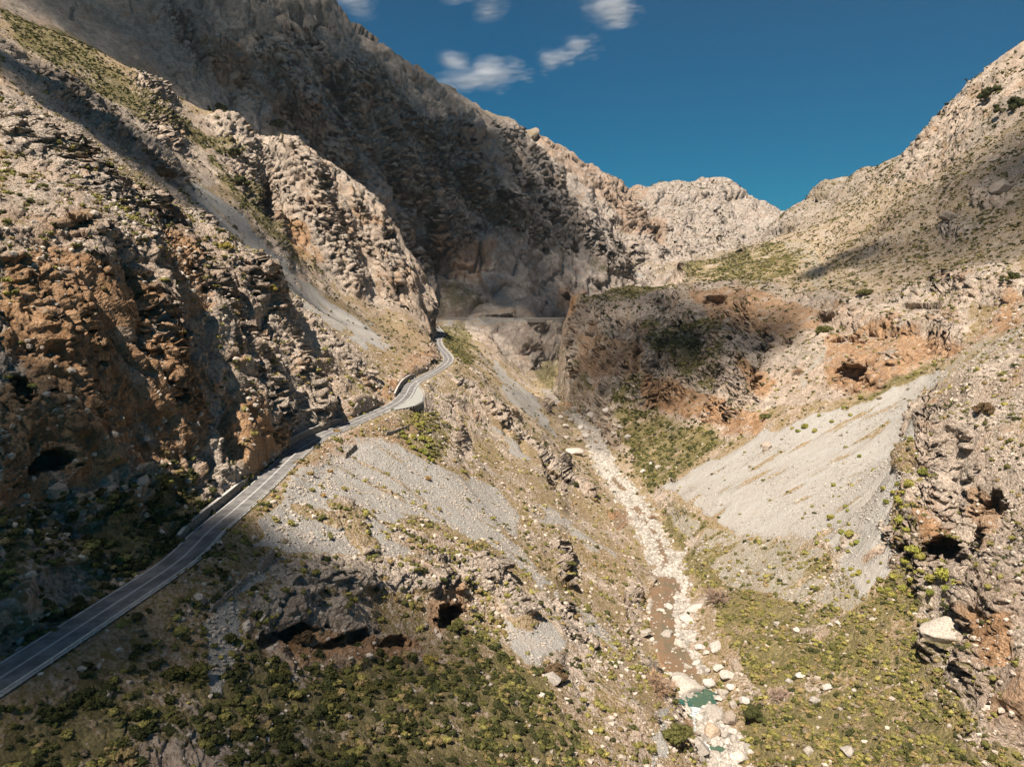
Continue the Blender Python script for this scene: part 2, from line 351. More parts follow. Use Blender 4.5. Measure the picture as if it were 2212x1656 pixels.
orange = zone([
 ([(0,570),(120,530),(240,590),(330,700),(430,850),(440,980),(300,1020),(100,1060),(0,1100)], 100, 350, 1),
 ([(330,480),(385,520),(430,640),(390,700),(300,560)], 200, 450, .9), ([(560,890),(605,960),(545,1035),(480,1000),(470,850)], 200, 420, .8),
 ([(1250,720),(1390,735),(1395,810),(1260,815)], 700, 1300, .6), ([(1390,800),(1450,825),(1570,870),(1540,915),(1390,880)], 500, 1000, 1),
 ([(1480,625),(1620,620),(1790,680),(1700,730),(1540,700)], 600, 1100, .7), ([(1590,760),(1680,830),(1640,860),(1600,820)], 500, 900, .8),
 ([(1780,730),(1900,700),(2100,745),(2211,640),(2211,700),(2060,765),(1880,850),(1780,840)], 400, 900, .75), ([(1520,880),(1660,890),(1640,940),(1560,935)], 450, 900, .8),
 ([(420,90),(520,90),(560,200),(480,200)], 1000, 2500, .9), ([(530,170),(700,250),(690,340),(600,260)], 1000, 2500, 1), ([(700,120),(820,200),(800,280),(720,220)], 1000, 2500, .5),
 ([(910,365),(975,370),(960,415)], 1000, 2500, 1), ([(855,415),(930,430),(900,475)], 1000, 2500, 1), ([(920,515),(1065,530),(1050,600),(940,600)], 1000, 2500, .8),
 ([(960,260),(1060,290),(1050,360),(980,330)], 1000, 2500, .5), ([(1120,250),(1300,330),(1400,420),(1340,470),(1200,350)], 1200, 3000, .6), ([(1320,440),(1440,470),(1440,520),(1340,500)], 1200, 3000, .7),
 ([(1985,1080),(2060,1150),(2050,1220),(2000,1190)], 150, 500, .9), ([(2105,1330),(2180,1320),(2211,1430),(2120,1440)], 150, 500, .9), ([(2100,1050),(2180,1100),(2150,1200),(2100,1150)], 150, 500, .6),
 ([(590,460),(650,480),(700,570),(640,560)], 600, 1000, .8), ([(600,1370),(720,1360),(900,1380),(900,1440),(640,1420)], 100, 400, .9), ([(930,1290),(1000,1290),(980,1360),(920,1370)], 100, 400, .7),
 ([(830,820),(870,830),(850,880),(800,880)], 300, 700, .8), ([(880,770),(945,755),(940,780),(850,830)], 400, 900, .7), ([(1205,620),(1260,630),(1240,690),(1200,670)], 900, 2500, .9)])
earth = zone([([(930,670),(1240,672),(1240,690),(930,692)], 1250, 1700, .7), ([(640,1020),(700,960),(760,930),(880,900),(910,925),(880,960),(820,950),(700,1000)], 200, 700, .8), ([(880,690),(940,720),(940,770),(850,810),(820,780)], 500, 1000, .5)])
gn = fbm(Pf*np.array([.55, 1, .55]) + 700, 20, 4) + 0.6*fbm(Pf*np.array([.5, 1, .5]) + 900, 6, 3)
green = np.clip(green*(0.62 + 1.15*gn), 0, 1)*(green > 0.02)
scree = np.clip(scree - 0.9*sstep(0.14, 0.42, fbm(Pf*np.array([.25, 1, .25]) + 800, 12, 5)), 0, 1)
slope = 1 - Nf[:, 2]                              # 0 flat, 1 vertical
steep = sstep(0.22, 0.50, slope)
pale = zone([([(1720,465),(1900,350),(2211,60),(2211,650),(1950,640),(1700,640),(1500,600)], 600, 2200, .55), ([(0,-10),(668,-10),(900,300),(930,600),(640,310),(500,240),(200,100),(0,20)], 850, 2500, .85), ([(0,80),(200,130),(420,290),(480,400),(380,420),(200,330),(0,230)], 330, 900, .85),
 ([(1330,400),(1550,375),(1720,465),(1640,520),(1480,570),(1380,560),(1300,480)], 1500, 4000, 1), ([(490,250),(620,300),(800,410),(925,600),(925,700),(800,660),(650,540),(560,450)], 600, 1200, 1),
 ([(0,230),(300,430),(500,480),(600,600),(700,700),(720,880),(620,960),(560,900),(430,640),(330,480),(200,500),(0,540)], 150, 620, .8), ([(1985,850),(2211,730),(2211,1440),(2110,1430),(1980,1150)], 150, 600, .95),
 ([(930,700),(1235,700),(1235,800),(1150,800),(1040,740)], 1100, 2000, 1), ([(930,480),(1380,480),(1390,600),(1240,680),(930,690)], 1250, 2500, .9), ([(1240,650),(1600,600),(1800,640),(2100,640),(2060,760),(1800,860),(1560,900),(1390,870),(1240,780)], 450, 1300, .95)])
nz1 = fbm(Pf, 38, 4); nz2 = fbm(Pf + 300, 11, 4)
wide = 9*sstep(345, 300, Yf)
bed = sstep(13, 6, dS - wide + 7*nz2) * (Yf < 1200)
bed2 = sstep(13, 5, dS - wide*(sR > 0) + 12*nz2) * (Yf < 1200)
rock = np.clip(0.30 + steep*0.9 + nz1*0.7 + nz2*0.5, 0, 1)
rock = np.maximum(rock, pale*(.75 + .5*nz2))
rock = np.clip(rock*(1 - 0.94*scree)*(1 - 0.6*green*(1-steep)) + 0.8*orange, 0, 1)*(1 - bed)
road_flat = sstep(5.5, 9, dR)
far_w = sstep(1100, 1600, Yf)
rock_add = np.zeros(len(Pf), F32); warp0 = np.stack([wob2[:, 0], wob2[:, 1], fbm(Pf + 777, 15, 3)], 1)
# water in the stream bed: pools at their own level, the bed scooped out below each
Z6 = lambda pts: [((1550 + x/3.2025)*K, (1400 + y/3.2025)*K) for x, y in pts]
Z5 = lambda pts: [((850 + x/2.453)*K, (600 + y/2.453)*K) for x, y in pts]
pools = [('silt', Z6([(385,120),(455,150),(505,235),(490,270),(450,225),(432,300),(405,380),(430,450),(450,620),(500,690),(565,755),(600,850),(650,950),(665,1005),(620,1015),(560,965),(510,915),(420,890),(365,850),(325,790),(295,700),(270,620),(245,520),(250,420),(262,330),(246,230),(262,150)])),
 ('turquoise', Z6([(430,1120),(520,1100),(600,1065),(645,1012),(690,1030),(780,1075),(770,1145),(700,1180),(600,1175),(540,1165)])),
 ('foam', Z6([(560,1175),(650,1185),(650,1260),(605,1300),(630,1400),(710,1470),(725,1520),(680,1525),(590,1440),(555,1320)])),
 ('turquoise', Z6([(690,1475),(840,1470),(855,1545),(780,1590),(720,1560)])),
 ('foam', Z6([(675,1530),(730,1550),(735,1600),(735,1690),(680,1690),(675,1600)])),
 ('green', Z5([(1330,1005),(1420,995),(1500,1045),(1420,1065),(1350,1055)])),
 ('silt', Z5([(1635,1650),(1750,1655),(1750,1725),(1700,1770),(1645,1715)]))]
pool_z = []; poolm = np.zeros(len(Pf), F32)
_Uw, _Vw = Uw, Vw
Uw = U_ + wob2[:, 0]*1.2*FPX/np.maximum(Rv, 60); Vw = V_ + wob2[:, 1]*1.0*FPX/np.maximum(Rv, 60)
_, _, zS, _ = poly_dist(stream, Pf[:, 0], Pf[:, 1], 90.0)
rill = sstep(2.6, 1.6, np.abs(dS + 1.5*fbm(Pf, 14, 2)))*(Yf > 340)*(Yf < 900)*sstep(-.05, .15, fbm(Pf + 40, 22, 2))
for kind, poly in pools:
    mk_ = inpoly(poly, 100, 1100) & (dS < 30)
    poolm = np.maximum(poolm, blur(mk_, 1))
poolm = np.maximum(poolm, rill)
Pf[:, 2] = Pf[:, 2]*(1 - poolm) + np.minimum(Pf[:, 2], zS - 2.0)*poolm
Uw, Vw = _Uw, _Vw
# ridges, ribs and gullies too narrow for the control points: strokes laid along the ground
strokes = [([(290,440),(400,560),(470,650),(530,760),(580,880),(602,965)], 8, 9), ([(430,480),(540,590),(600,690),(650,800),(690,880)], 9, 8),
 ([(350,490),(420,610),(500,700),(565,800),(630,930)], 6, -8), ([(180,500),(250,600),(320,720),(380,850)], 7, 5), ([(60,560),(110,700),(160,850)], 9, 4), ([(230,560),(270,650),(300,760)], 5, -4),
 ([(640,660),(720,760),(800,850)], 10, 5), ([(600,700),(680,800),(740,900)], 6, -4),
 ([(1010,840),(1070,900),(1150,960),(1260,1055)], 9, 8), ([(1165,950),(1180,1000),(1195,1050)], 5, -7), ([(1075,880),(1090,940)], 4, -5), ([(1110,920),(1130,980)], 4, -4),
 ([(960,880),(1000,960),(1040,1010)], 8, 3), ([(980,820),(1060,870),(1110,900)], 7, 4), ([(1210,1170),(1220,1250)], 4, 4), ([(1225,1180),(1235,1250)], 4, -5),
 ([(600,1245),(760,1250),(900,1250),(1020,1235)], 6, 2.5), ([(1040,1250),(1090,1290),(1120,1340)], 5, 4), ([(1225,1330),(1245,1380)], 5, 5), ([(730,1110),(770,1180)], 5, 3), ([(650,1110),(700,1130)], 4, 3),
 ([(1990,880),(1985,1000),(1978,1130),(2020,1230)], 10, 8), ([(2110,1290),(2110,1430)], 8, 6), ([(2050,960),(2070,1080),(2090,1200)], 8, -5), ([(2030,1370),(2050,1400)], 6, 6), ([(2150,1150),(2170,1300)], 8, 5),
 ([(1250,650),(1240,720),(1245,790)], 14, 8), ([(1395,700),(1392,780),(1395,860)], 12, 10), ([(1340,700),(1360,800)], 12, -10), ([(1570,700),(1575,800),(1560,880)], 12, 9), ([(1500,720),(1530,830)], 14, -8), ([(1690,760),(1640,850)], 10, 6), ([(1430,640),(1445,720),(1420,790)], 12, -13), ([(1600,660),(1640,740),(1610,840)], 12, -12), ([(1450,850),(1520,800),(1560,740)], 11, 11), ([(1290,650),(1310,710),(1300,790)], 12, 9), ([(1470,690),(1560,680),(1680,720)], 9, 8), ([(1480,720),(1570,710),(1660,740)], 7, -8),
 ([(1790,500),(1760,570),(1720,640)], 22, -9), ([(1850,800),(1950,770)], 12, 7), ([(1820,850),(1900,830)], 8, -6), ([(1750,640),(1900,690),(2050,720)], 14, 9), ([(1760,700),(1900,720),(2050,755)], 9, -8),
 ([(1960,630),(2100,600),(2200,640)], 16, 9), ([(2030,280),(1980,400),(1930,520)], 35, 12), ([(2120,420),(2160,440)], 10, 7), ([(2050,485),(2080,500)], 10, 7),
 ([(980,290),(1000,340),(1060,420),(1150,500)], 38, 30), ([(1150,330),(1190,400),(1240,480),(1330,570)], 42, 26), ([(800,180),(840,260),(900,400),(960,500)], 40, 24), ([(600,120),(640,220),(740,360)], 38, 18),
 ([(930,290),(960,380),(1060,470)], 30, -22), ([(680,100),(760,260),(860,420)], 32, -24), ([(1090,290),(1130,400),(1230,520)], 30, -22), ([(1310,390),(1340,440),(1390,500)], 40, 20), ([(1250,340),(1300,460),(1370,560)], 30, -22),
 ([(1370,400),(1400,460),(1440,540)], 35, -24), ([(1550,390),(1530,460),(1560,530)], 45, 26), ([(1470,400),(1480,480),(1500,540)], 35, 18), ([(420,60),(500,180)], 35, 18),
 ([(500,260),(530,350),(540,430)], 16, 12), ([(620,310),(670,400),(720,520),(760,610)], 18, 14), ([(560,330),(600,430),(640,520)], 12, -9), ([(740,370),(800,480),(850,600)], 18, 12), ([(700,420),(760,520)], 10, -8), ([(860,480),(900,580),(915,670)], 16, 12), ([(830,560),(860,650)], 10, -9),
 ([(0,240),(100,330),(200,420)], 16, 8), ([(60,130),(200,230),(330,330)], 18, -10), ([(120,200),(260,290),(380,380)], 14, 9), ([(330,180),(360,300)], 16, 7)]
sdir = Nf.copy(); sdir[:, 2] *= .8
for pts, w_, amp in strokes:
    ks = [hit(*p) for p in pts]; ks = [k for k in ks if k is not None]
    if len(ks) < 2: continue
    Cp = Pf[ks]; lo_ = Cp.min(0) - 3*w_; hi_ = Cp.max(0) + 3*w_
    ii = np.flatnonzero(np.all((Pf > lo_) & (Pf < hi_), axis=1)); q = Pf[ii] + warp0[ii]*w_*0.9; dd = np.full(len(ii), 1e9)
    for A_, B_ in zip(Cp[:-1], Cp[1:]):
        AB = B_ - A_; t_ = np.clip((q - A_)@AB/(AB@AB), 0, 1); dd = np.minimum(dd, np.linalg.norm(q - A_ - t_[:, None]*AB, axis=1))
    sh = np.exp(-(dd/w_)**2) if amp < 0 else np.maximum(1 - dd/(1.8*w_), 0)**1.3
    sh = sh*sstep(6, 12, dR[ii])
    Pf[ii] += sdir[ii]*(sh*amp)[:, None]
    if amp > 0 and w_ < 30: rock_add[ii] = np.maximum(rock_add[ii], sstep(.1, .4, sh))
PZ = Pf[:, 2].reshape(NA, NR); Nf = grid_normals(Pf.reshape(NA, NR, 3)).reshape(-1, 3)
slope = 1 - Nf[:, 2]; steep = sstep(0.22, 0.50, slope)
green = green*(1 - .75*sstep(.38, .6, slope))
rock = np.clip(rock + .7*rock_add*(1 - scree), 0, 1)
scree = scree*(1 - .8*rock_add)*(1 - poolm)
# ------------------------------------------------------------------ relief: crags, ribs, blocks and pits, finer where it is nearer
dx = Rv*0.0016
def w8(lam): return sstep(1.3*dx, 3.6*dx, lam)
Q = Pf.astype(F32).copy()
warpv = np.stack([fbm(Pf, 45, 3), fbm(Pf + 33, 45, 3), fbm(Pf + 66, 45, 3)], 1)
Q = Q + warpv*16
ribs = Q*np.array([1, 1, 0.36], F32)              # crags drawn out down the slope
h = np.zeros(len(Pf), F32)
h += 15*w8(70)*(fbm(Q, 120, 2))*(0.5 + 0.8*far_w)*(1 + .3*far_w)
h += rock*(0.4 + 0.6*steep)*(12.0*(0.8 + 0.9*far_w)*fbm(ribs, 46, 4, True)*w8(20))
wl_ = worley(Q*np.array([1, 1, .6], F32)/F32(21)); but = 1 - .7*((U_ > 1950) & (V_ > 700) & (Yf < 600)) - .3*orange
h += far_w*w8(40)*20*facets(worley(Q*np.array([1, 1, .5], F32)/F32(75)))
h += but*rock*w8(8)*4.8*(.45 + .55*steep)*(1 - .5*far_w)*facets(wl_)
wl2 = worley(Q*np.array([1, 1, .55], F32)/F32(6.3)); h += but*rock*w8(3.2)*1.6*facets(wl2)
wl3 = worley(Q/F32(2.5)); h += (0.18 + rock)*w8(1.3)*.75*facets(wl3)*(1 - .75*scree)
h += (0.10 + 0.5*rock)*w8(2.0)*fbm(Q, 4.0, 3, True)*1.15*(1 - .8*scree)
pit = fbm(Q + 500, 13, 2)
h -= rock*w8(7)*3.8*sstep(0.28, 0.62, pit)*(0.4 + steep)
h += scree*w8(3)*0.35*fbm(Q, 3, 2)
h += bed2*(w8(3)*1.5*(wl2[:, 2]*.7 + .6*(wl2[:, 1] - wl2[:, 0]) - .3) + w8(1.3)*.9*(wl3[:, 1] - wl3[:, 0]))
h = h*(1 - .4*((U_ > 1950) & (V_ > 700) & (Yf < 600)) - .25*orange*(Yf < 450))
h = h*road_flat*(1 - 0.45*sstep(14, 6, dS))*(1 - .97*poolm)
left_of_road = (sR < 0)
lim = np.where(left_of_road, np.maximum(dR - 5.5, 0)*0.8, np.maximum(dR - 5.5, 0)*0.35)
lim = lim + (Yf > 1150)*25*sstep(6, 12, dR)
h = np.where(dR < 25, np.clip(h, -lim, np.where(left_of_road, lim, lim*0.3)), h)
disp_dir = Nf.copy(); disp_dir[:, 2] *= 0.75
# caves: pockets driven into the rock
caves = [(577,432,13,30,1.7),(1421,492,12,13,1.2),(1448,500,6,6,1),(2045,1200,38,24,1.6),(1782,685,16,9,1.5),(640,1372,46,15,1.3),(745,1385,50,14,1.3),(850,1395,34,12,1),(970,1338,26,20,1.4),(1378,770,13,20,1.5),(1345,792,10,7,1),(120,1000,26,20,1.5),(40,850,16,20,1.2),(1640,737,22,8,1.2),(1545,652,24,10,1.2),(1620,792,8,12,1.3),(1845,815,30,14,1.2),(1825,737,28,7,1.2),(1990,662,34,6,1.2),(2150,1090,20,24,1),(1195,1035,12,20,1.1),(1212,1215,9,16,1.2),(840,512,10,10,1.2),(1222,645,12,9,1),(930,550,6,10,1),(1700,742,9,8,1)]
caveness = np.zeros(len(Pf), F32)
push = np.zeros_like(Pf)
for (cu_, cv_, rx, ry, dep) in caves:
    if rx == 0: continue
    k = hit(cu_, cv_)
    if k is None: continue
    c = Pf[k]; r = np.linalg.norm(c); ux = rx*r/FPX; uy = ry*r/FPX
    near_ = np.flatnonzero((np.abs(Pf[:, 0]-c[0]) < 3*ux + 20) & (np.abs(Pf[:, 1]-c[1]) < 3*ux + 2*uy + 20))
    q = Pf[near_] - c; nn = Nf[k]; vd = c/r
    rt = np.cross(vd, [0, 0, 1]); rt /= np.linalg.norm(rt); up = np.cross(rt, vd)
    jx = fbm(Pf[near_], 0.9*ux, 3); jy = fbm(Pf[near_] + 77, 0.9*ux, 3)
    e = ((q@rt)/ux + 0.9*jx)**2 + ((q@up)/uy + 0.9*jy)**2
    wgt = sstep(1.25, 0.45, e)*(np.abs(q@vd) < 3*max(ux, uy) + 15)
    inward = vd*np.array([1, 1, 0.15]) - 0.5*nn; inward /= np.linalg.norm(inward)
    push[near_] += wgt[:, None]*inward*dep*min(ux, uy*1.3)*2.4
    caveness[near_] = np.maximum(caveness[near_], wgt)
Pd = Pf + disp_dir*h[:, None] + push
# narrow gully walls must not dip under the road
bench = sstep(8.5, 5.5, dR)
Pd[:, 2] = Pd[:, 2]
print('relief', time.time()-T00)
def ground(u, v, tmin=0):
    k = hit(u, v, tmin); return None if k is None else Pd[k]
# ------------------------------------------------------------------ materials
class NT:
    def __init__(s, name):
        s.m = bpy.data.materials.new(name); s.m.use_nodes = True; s.t = s.m.node_tree; s.n = s.t.nodes; s.bsdf = s.n['Principled BSDF']
        s.geo = s.n.new('ShaderNodeNewGeometry').outputs['Position']; s.bsdf.inputs['Roughness'].default_value = 0.9
        s.bsdf.inputs['Specular IOR Level'].default_value = 0.15
    def lk(s, a, b): s.t.links.new(a, b)
    def put(s, inp, val):
        if hasattr(val, 'links'): s.lk(val, inp)
        elif isinstance(val, tuple) and len(val) == 3 and inp.type == 'RGBA': inp.default_value = (*val, 1)
        else: inp.default_value = val
    def noise(s, scale, detail=4, rough=0.6, vec=None, dist=0, col=False):
        x = s.n.new('ShaderNodeTexNoise'); x.inputs['Scale'].default_value = scale; x.inputs['Detail'].default_value = detail
        x.inputs['Roughness'].default_value = rough; x.inputs['Distortion'].default_value = dist; s.lk(vec or s.geo, x.inputs['Vector'])
        return x.outputs['Color' if col else 'Fac']
    def vor(s, scale, feat='F1', out='Distance', vec=None, rnd=1):
        x = s.n.new('ShaderNodeTexVoronoi'); x.feature = feat; x.inputs['Scale'].default_value = scale; x.inputs['Randomness'].default_value = rnd; s.lk(vec or s.geo, x.inputs['Vector']); return x.outputs[out]
    def scl(s, v, sx):
        x = s.n.new('ShaderNodeMapping'); s.lk(v, x.inputs[0]); x.inputs['Scale'].default_value = sx; return x.outputs[0]
    def math(s, op, a, b=0.5, c=None, clamp=False):
        x = s.n.new('ShaderNodeMath'); x.operation = op; x.use_clamp = clamp; s.put(x.inputs[0], a); s.put(x.inputs[1], b)
        if c is not None: s.put(x.inputs[2], c)
        return x.outputs[0]
    def rng(s, v, a, b, c=0.0, d=1.0):
        x = s.n.new('ShaderNodeMapRange'); x.interpolation_type = 'SMOOTHSTEP'; s.put(x.inputs[0], v)
        for k, q in enumerate((a, b, c, d)): s.put(x.inputs[k+1], q)
        return x.outputs[0]
    def mix(s, f, a, b, mode='MIX'):
        x = s.n.new('ShaderNodeMix'); x.data_type = 'RGBA'; x.blend_type = mode; s.put(x.inputs[0], f); s.put(x.inputs[6], a); s.put(x.inputs[7], b); return x.outputs[2]
    def attr(s, name, out='Color'):
        x = s.n.new('ShaderNodeAttribute'); x.attribute_name = name; return x.outputs[out]
    def sep(s, c):
        x = s.n.new('ShaderNodeSeparateColor'); s.lk(c, x.inputs[0]); return x.outputs
    def bump(s, h, dist, strength=1.0, nrm=None):
        x = s.n.new('ShaderNodeBump'); x.inputs['Strength'].default_value = strength; x.inputs['Distance'].default_value = dist; s.lk(h, x.inputs['Height'])
        if nrm: s.lk(nrm, x.inputs['Normal'])
        return x.outputs[0]
    def color(s, c): s.put(s.bsdf.inputs['Base Color'], c)
    def normal(s, c): s.lk(c, s.bsdf.inputs['Normal'])
def terrain_mat():
    t = NT('limestone_terrain')
    a = t.sep(t.attr('zone_a')); b = t.sep(t.attr('zone_b'))
    scr, grn, org = a[0], a[1], a[2]; rck, bdd, ear = b[0], b[1], b[2]
    n_big = t.noise(0.018, 6, .62); n_mid = t.noise(0.11, 6, .65); n_fine = t.noise(0.75, 7, .7); n_grain = t.noise(2.6, 4, .7)
    streak = t.noise(0.16, 6, .68, vec=t.scl(t.geo, (1, 1, .22)), dist=.6)
    # limestone
    c = t.mix(t.rng(n_mid, .36, .66), (.29, .245, .20), (.64, .52, .415))
    c = t.mix(t.rng(n_fine, .40, .66), c, t.mix(.6, c, (.76, .64, .52)))
    c = t.mix(t.math('MULTIPLY', t.rng(n_fine, .50, .34), .75), c, (.12, .105, .085))
    c = t.mix(t.math('MULTIPLY', t.rng(n_big, .45, .62), .35), c, (.40, .27, .18))
    # orange faces with streaks
    oc = t.mix(t.rng(streak, .35, .62), (.32, .18, .09), (.56, .35, .20)); oc = t.mix(t.rng(n_fine, .5, .36), oc, (.20, .14, .09)); oc = t.mix(t.rng(n_mid, .56, .68), oc, (.42, .33, .25))
    of = t.math('MULTIPLY', t.math('MULTIPLY', org, 1.25), t.rng(t.noise(.05, 5, .6), .32, .48), clamp=True)
    steepn = b[0]
    of2 = t.math('MULTIPLY', t.rng(t.noise(.028, 5, .65, dist=.5), .55, .66), t.math('MULTIPLY', rck, .7))
    c = t.mix(t.math('MAXIMUM', of, of2), c, oc)
    # soil with dry herbs between the rocks
    soil = t.mix(t.rng(n_fine, .38, .62), (.29, .20, .105), (.50, .39, .27))
    soil = t.mix(t.rng(t.noise(.32, 5, .7), .50, .60), soil, (.26, .21, .075))
    rf = t.rng(t.math('ADD', rck, t.math('MULTIPLY', t.math('SUBTRACT', n_fine, .5), 1.6)), .22, .55)
    c = t.mix(rf, soil, c)
    # plants: tufts and cushions
    tuft = t.vor(.42, vec=None); tc = t.sep(t.vor(.42, out='Color'))
    gcol = t.mix(t.rng(tc[0], .2, .9), (.17, .145, .06), (.30, .25, .11)); gcol = t.mix(t.rng(n_fine, .48, .66), gcol, (.10, .10, .035))
    dens = t.math('ADD', t.math('MULTIPLY', grn, 1.15), t.math('ADD', t.math('MULTIPLY', t.math('SUBTRACT', t.noise(.045, 5, .65), .5), 1.0), .10))
    gm = t.rng(t.math('SUBTRACT', dens, t.math('MULTIPLY', tuft, .62)), .0, .16)
    gm = t.math('MULTIPLY', gm, t.math('SUBTRACT', 1, t.math('MULTIPLY', scr, .92)))
    gm = t.math('MULTIPLY', gm, t.math('SUBTRACT', 1, bdd)); gm = t.math('MULTIPLY', gm, t.math('SUBTRACT', 1, t.math('MULTIPLY', org, .75)), clamp=True)
    c = t.mix(t.math('MULTIPLY', gm, .85), c, gcol)
    # scree
    sc = t.mix(t.rng(t.noise(1.9, 5, .75), .36, .64), (.28, .265, .24), (.48, .46, .42)); sc = t.mix(t.math('MULTIPLY', t.rng(t.noise(.10, 6, .65, vec=t.scl(t.geo, (.3, 1, .3))), .42, .60), .75), sc, (.35, .32, .28))
    c = t.mix(t.rng(t.math('ADD', scr, t.math('MULTIPLY', t.math('SUBTRACT', n_fine, .5), .9)), .35, .65), c, sc)
    c = t.mix(t.math('MULTIPLY', ear, t.rng(n_mid, .4, .55)), c, (.36, .24, .15))
    # stream bed
    cell = t.sep(t.vor(.9, out='Color')); edge = t.vor(.9, feat='DISTANCE_TO_EDGE')
    bc = t.mix(cell[0], (.30, .28, .25), (.62, .585, .53)); bc = t.mix(t.rng(edge, .10, .02), bc, (.25, .15, .08))
    c = t.mix(t.rng(bdd, .35, .6), c, bc)
    pm = t.sep(t.attr('zone_c'))[0]; c = t.mix(t.rng(pm, .1, .5), c, t.mix(t.rng(n_fine, .4, .6), (.40, .22, .11), (.50, .33, .20)))
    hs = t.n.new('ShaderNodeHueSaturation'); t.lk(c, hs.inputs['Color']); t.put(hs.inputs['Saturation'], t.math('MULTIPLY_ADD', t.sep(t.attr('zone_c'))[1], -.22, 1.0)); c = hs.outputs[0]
    t.color(c)
    hgt = t.math('ADD', t.math('MULTIPLY', t.noise(.55, 9, .72), 1.7), t.math('MULTIPLY', t.vor(1.1), -.55))
    hgt = t.math('MULTIPLY', hgt, t.math('SUBTRACT', 1, t.math('MULTIPLY', scr, .72)))
    hgt = t.math('ADD', hgt, t.math('MULTIPLY', gm, t.math('MULTIPLY', t.math('SUBTRACT', 1, tuft), .5)))
    fw = t.sep(t.attr('zone_c'))[1]
    hgt = t.math('ADD', hgt, t.math('MULTIPLY', t.noise(.10, 9, .7, vec=t.scl(t.geo, (1, 1, .5))), t.math('MULTIPLY_ADD', fw, 7.0, 1.6)))
    t.normal(t.bump(hgt, 1.6, 1.0))
    return t.m
M_TER = terrain_mat()
idx = np.arange(NA*NR).reshape(NA, NR)
faces = np.stack([idx[:-1, :-1], idx[:-1, 1:], idx[1:, 1:], idx[1:, :-1]], -1).reshape(-1, 4)
OFF = np.array([0, 0, CAMZ])
def mesh_np(name, V, Fq, smooth=True):
    me = bpy.data.meshes.new(name)
    me.vertices.add(len(V)); me.vertices.foreach_set('co', np.asarray(V, F32).ravel())
    k = Fq.shape[1]
    me.loops.add(Fq.size); me.loops.foreach_set('vertex_index', Fq.astype(np.int32).ravel())
    me.polygons.add(len(Fq)); me.polygons.foreach_set('loop_start', np.arange(0, Fq.size, k, dtype=np.int32))
    me.polygons.foreach_set('use_smooth', np.full(len(Fq), smooth))
    me.update(); return me
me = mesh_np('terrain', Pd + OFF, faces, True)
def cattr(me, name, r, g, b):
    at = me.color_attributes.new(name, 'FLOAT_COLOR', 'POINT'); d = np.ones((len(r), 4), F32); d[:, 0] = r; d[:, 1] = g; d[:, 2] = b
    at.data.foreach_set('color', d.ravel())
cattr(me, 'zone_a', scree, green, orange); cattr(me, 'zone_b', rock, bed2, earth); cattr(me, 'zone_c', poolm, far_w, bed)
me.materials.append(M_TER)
def link(o, parent=None):
    C.objects.link(o)
    if parent: o.parent = parent
    return o
ter = link(bpy.data.objects.new('terrain', me)); ter['kind'] = 'structure'
# ------------------------------------------------------------------ scatter: plants and stones
CELL = np.zeros((NA, NR), F32)
_a = Pf.reshape(NA, NR, 3)
CELL[:-1, :-1] = np.linalg.norm(np.cross(_a[1:, :-1] - _a[:-1, :-1], _a[:-1, 1:] - _a[:-1, :-1]), axis=-1)
CELL = CELL.ravel()
PN = grid_normals(Pd.reshape(NA, NR, 3)).reshape(-1, 3)
# seen from anywhere near the camera: the running maximum of elevation along each column tells what is in view
ELd = np.arctan2(Pd[:, 2], np.hypot(Pd[:, 0], Pd[:, 1])).reshape(NA, NR)
mx_ = np.maximum.accumulate(ELd, axis=1)
seen = ((mx_ - ELd) < 0.02).ravel()
inframe = (U_ > -80) & (U_ < W0 + 80) & (V_ < H0 + 60) & (V_ > -60)
def scatter(dens, n, rg):
    """n random points on the ground, chance proportional to density per square metre"""
    w = (dens*CELL*seen*inframe).astype(np.float64); w[~np.isfinite(w)] = 0
    w.reshape(NA, NR)[-1] = 0; w.reshape(NA, NR)[:, -1] = 0
    cs = np.cumsum(w); ks = np.searchsorted(cs, rg.random(n)*cs[-1])
    fa, fb = rg.random(n)[:, None], rg.random(n)[:, None]
    p = Pd[ks]; p = p + fa*(Pd[ks+1]-p) + fb*(Pd[ks+NR]-p)
    return ks, p
def ico(sub):
    import bmesh
    bm = bmesh.new(); bmesh.ops.create_icosphere(bm, subdivisions=sub, radius=1.0)
    v = np.array([x.co[:] for x in bm.verts]); f = np.array([[y.index for y in x.verts] for x in bm.faces]); bm.free(); return v, f
def rock_proto(sub, seed, blocky=0.5):
    v, f = ico(sub); rg = np.random.default_rng(seed)
    for _ in range(12):                            # cut flat faces, as broken limestone has
        n_ = rg.normal(size=3); n_ /= np.linalg.norm(n_); dd = 0.52 + rg.random()*0.3; s = v@n_
        v = v - np.maximum(s - dd, 0)[:, None]*n_*0.95
    if sub > 1:
        v = v*(1 + 0.16*fbm(v + seed*7.1, 0.9, 3)[:, None] + 0.06*fbm(v + seed*3.7, .3, 2)[:, None])
    return v*np.array([1.15, .9, .8]), f
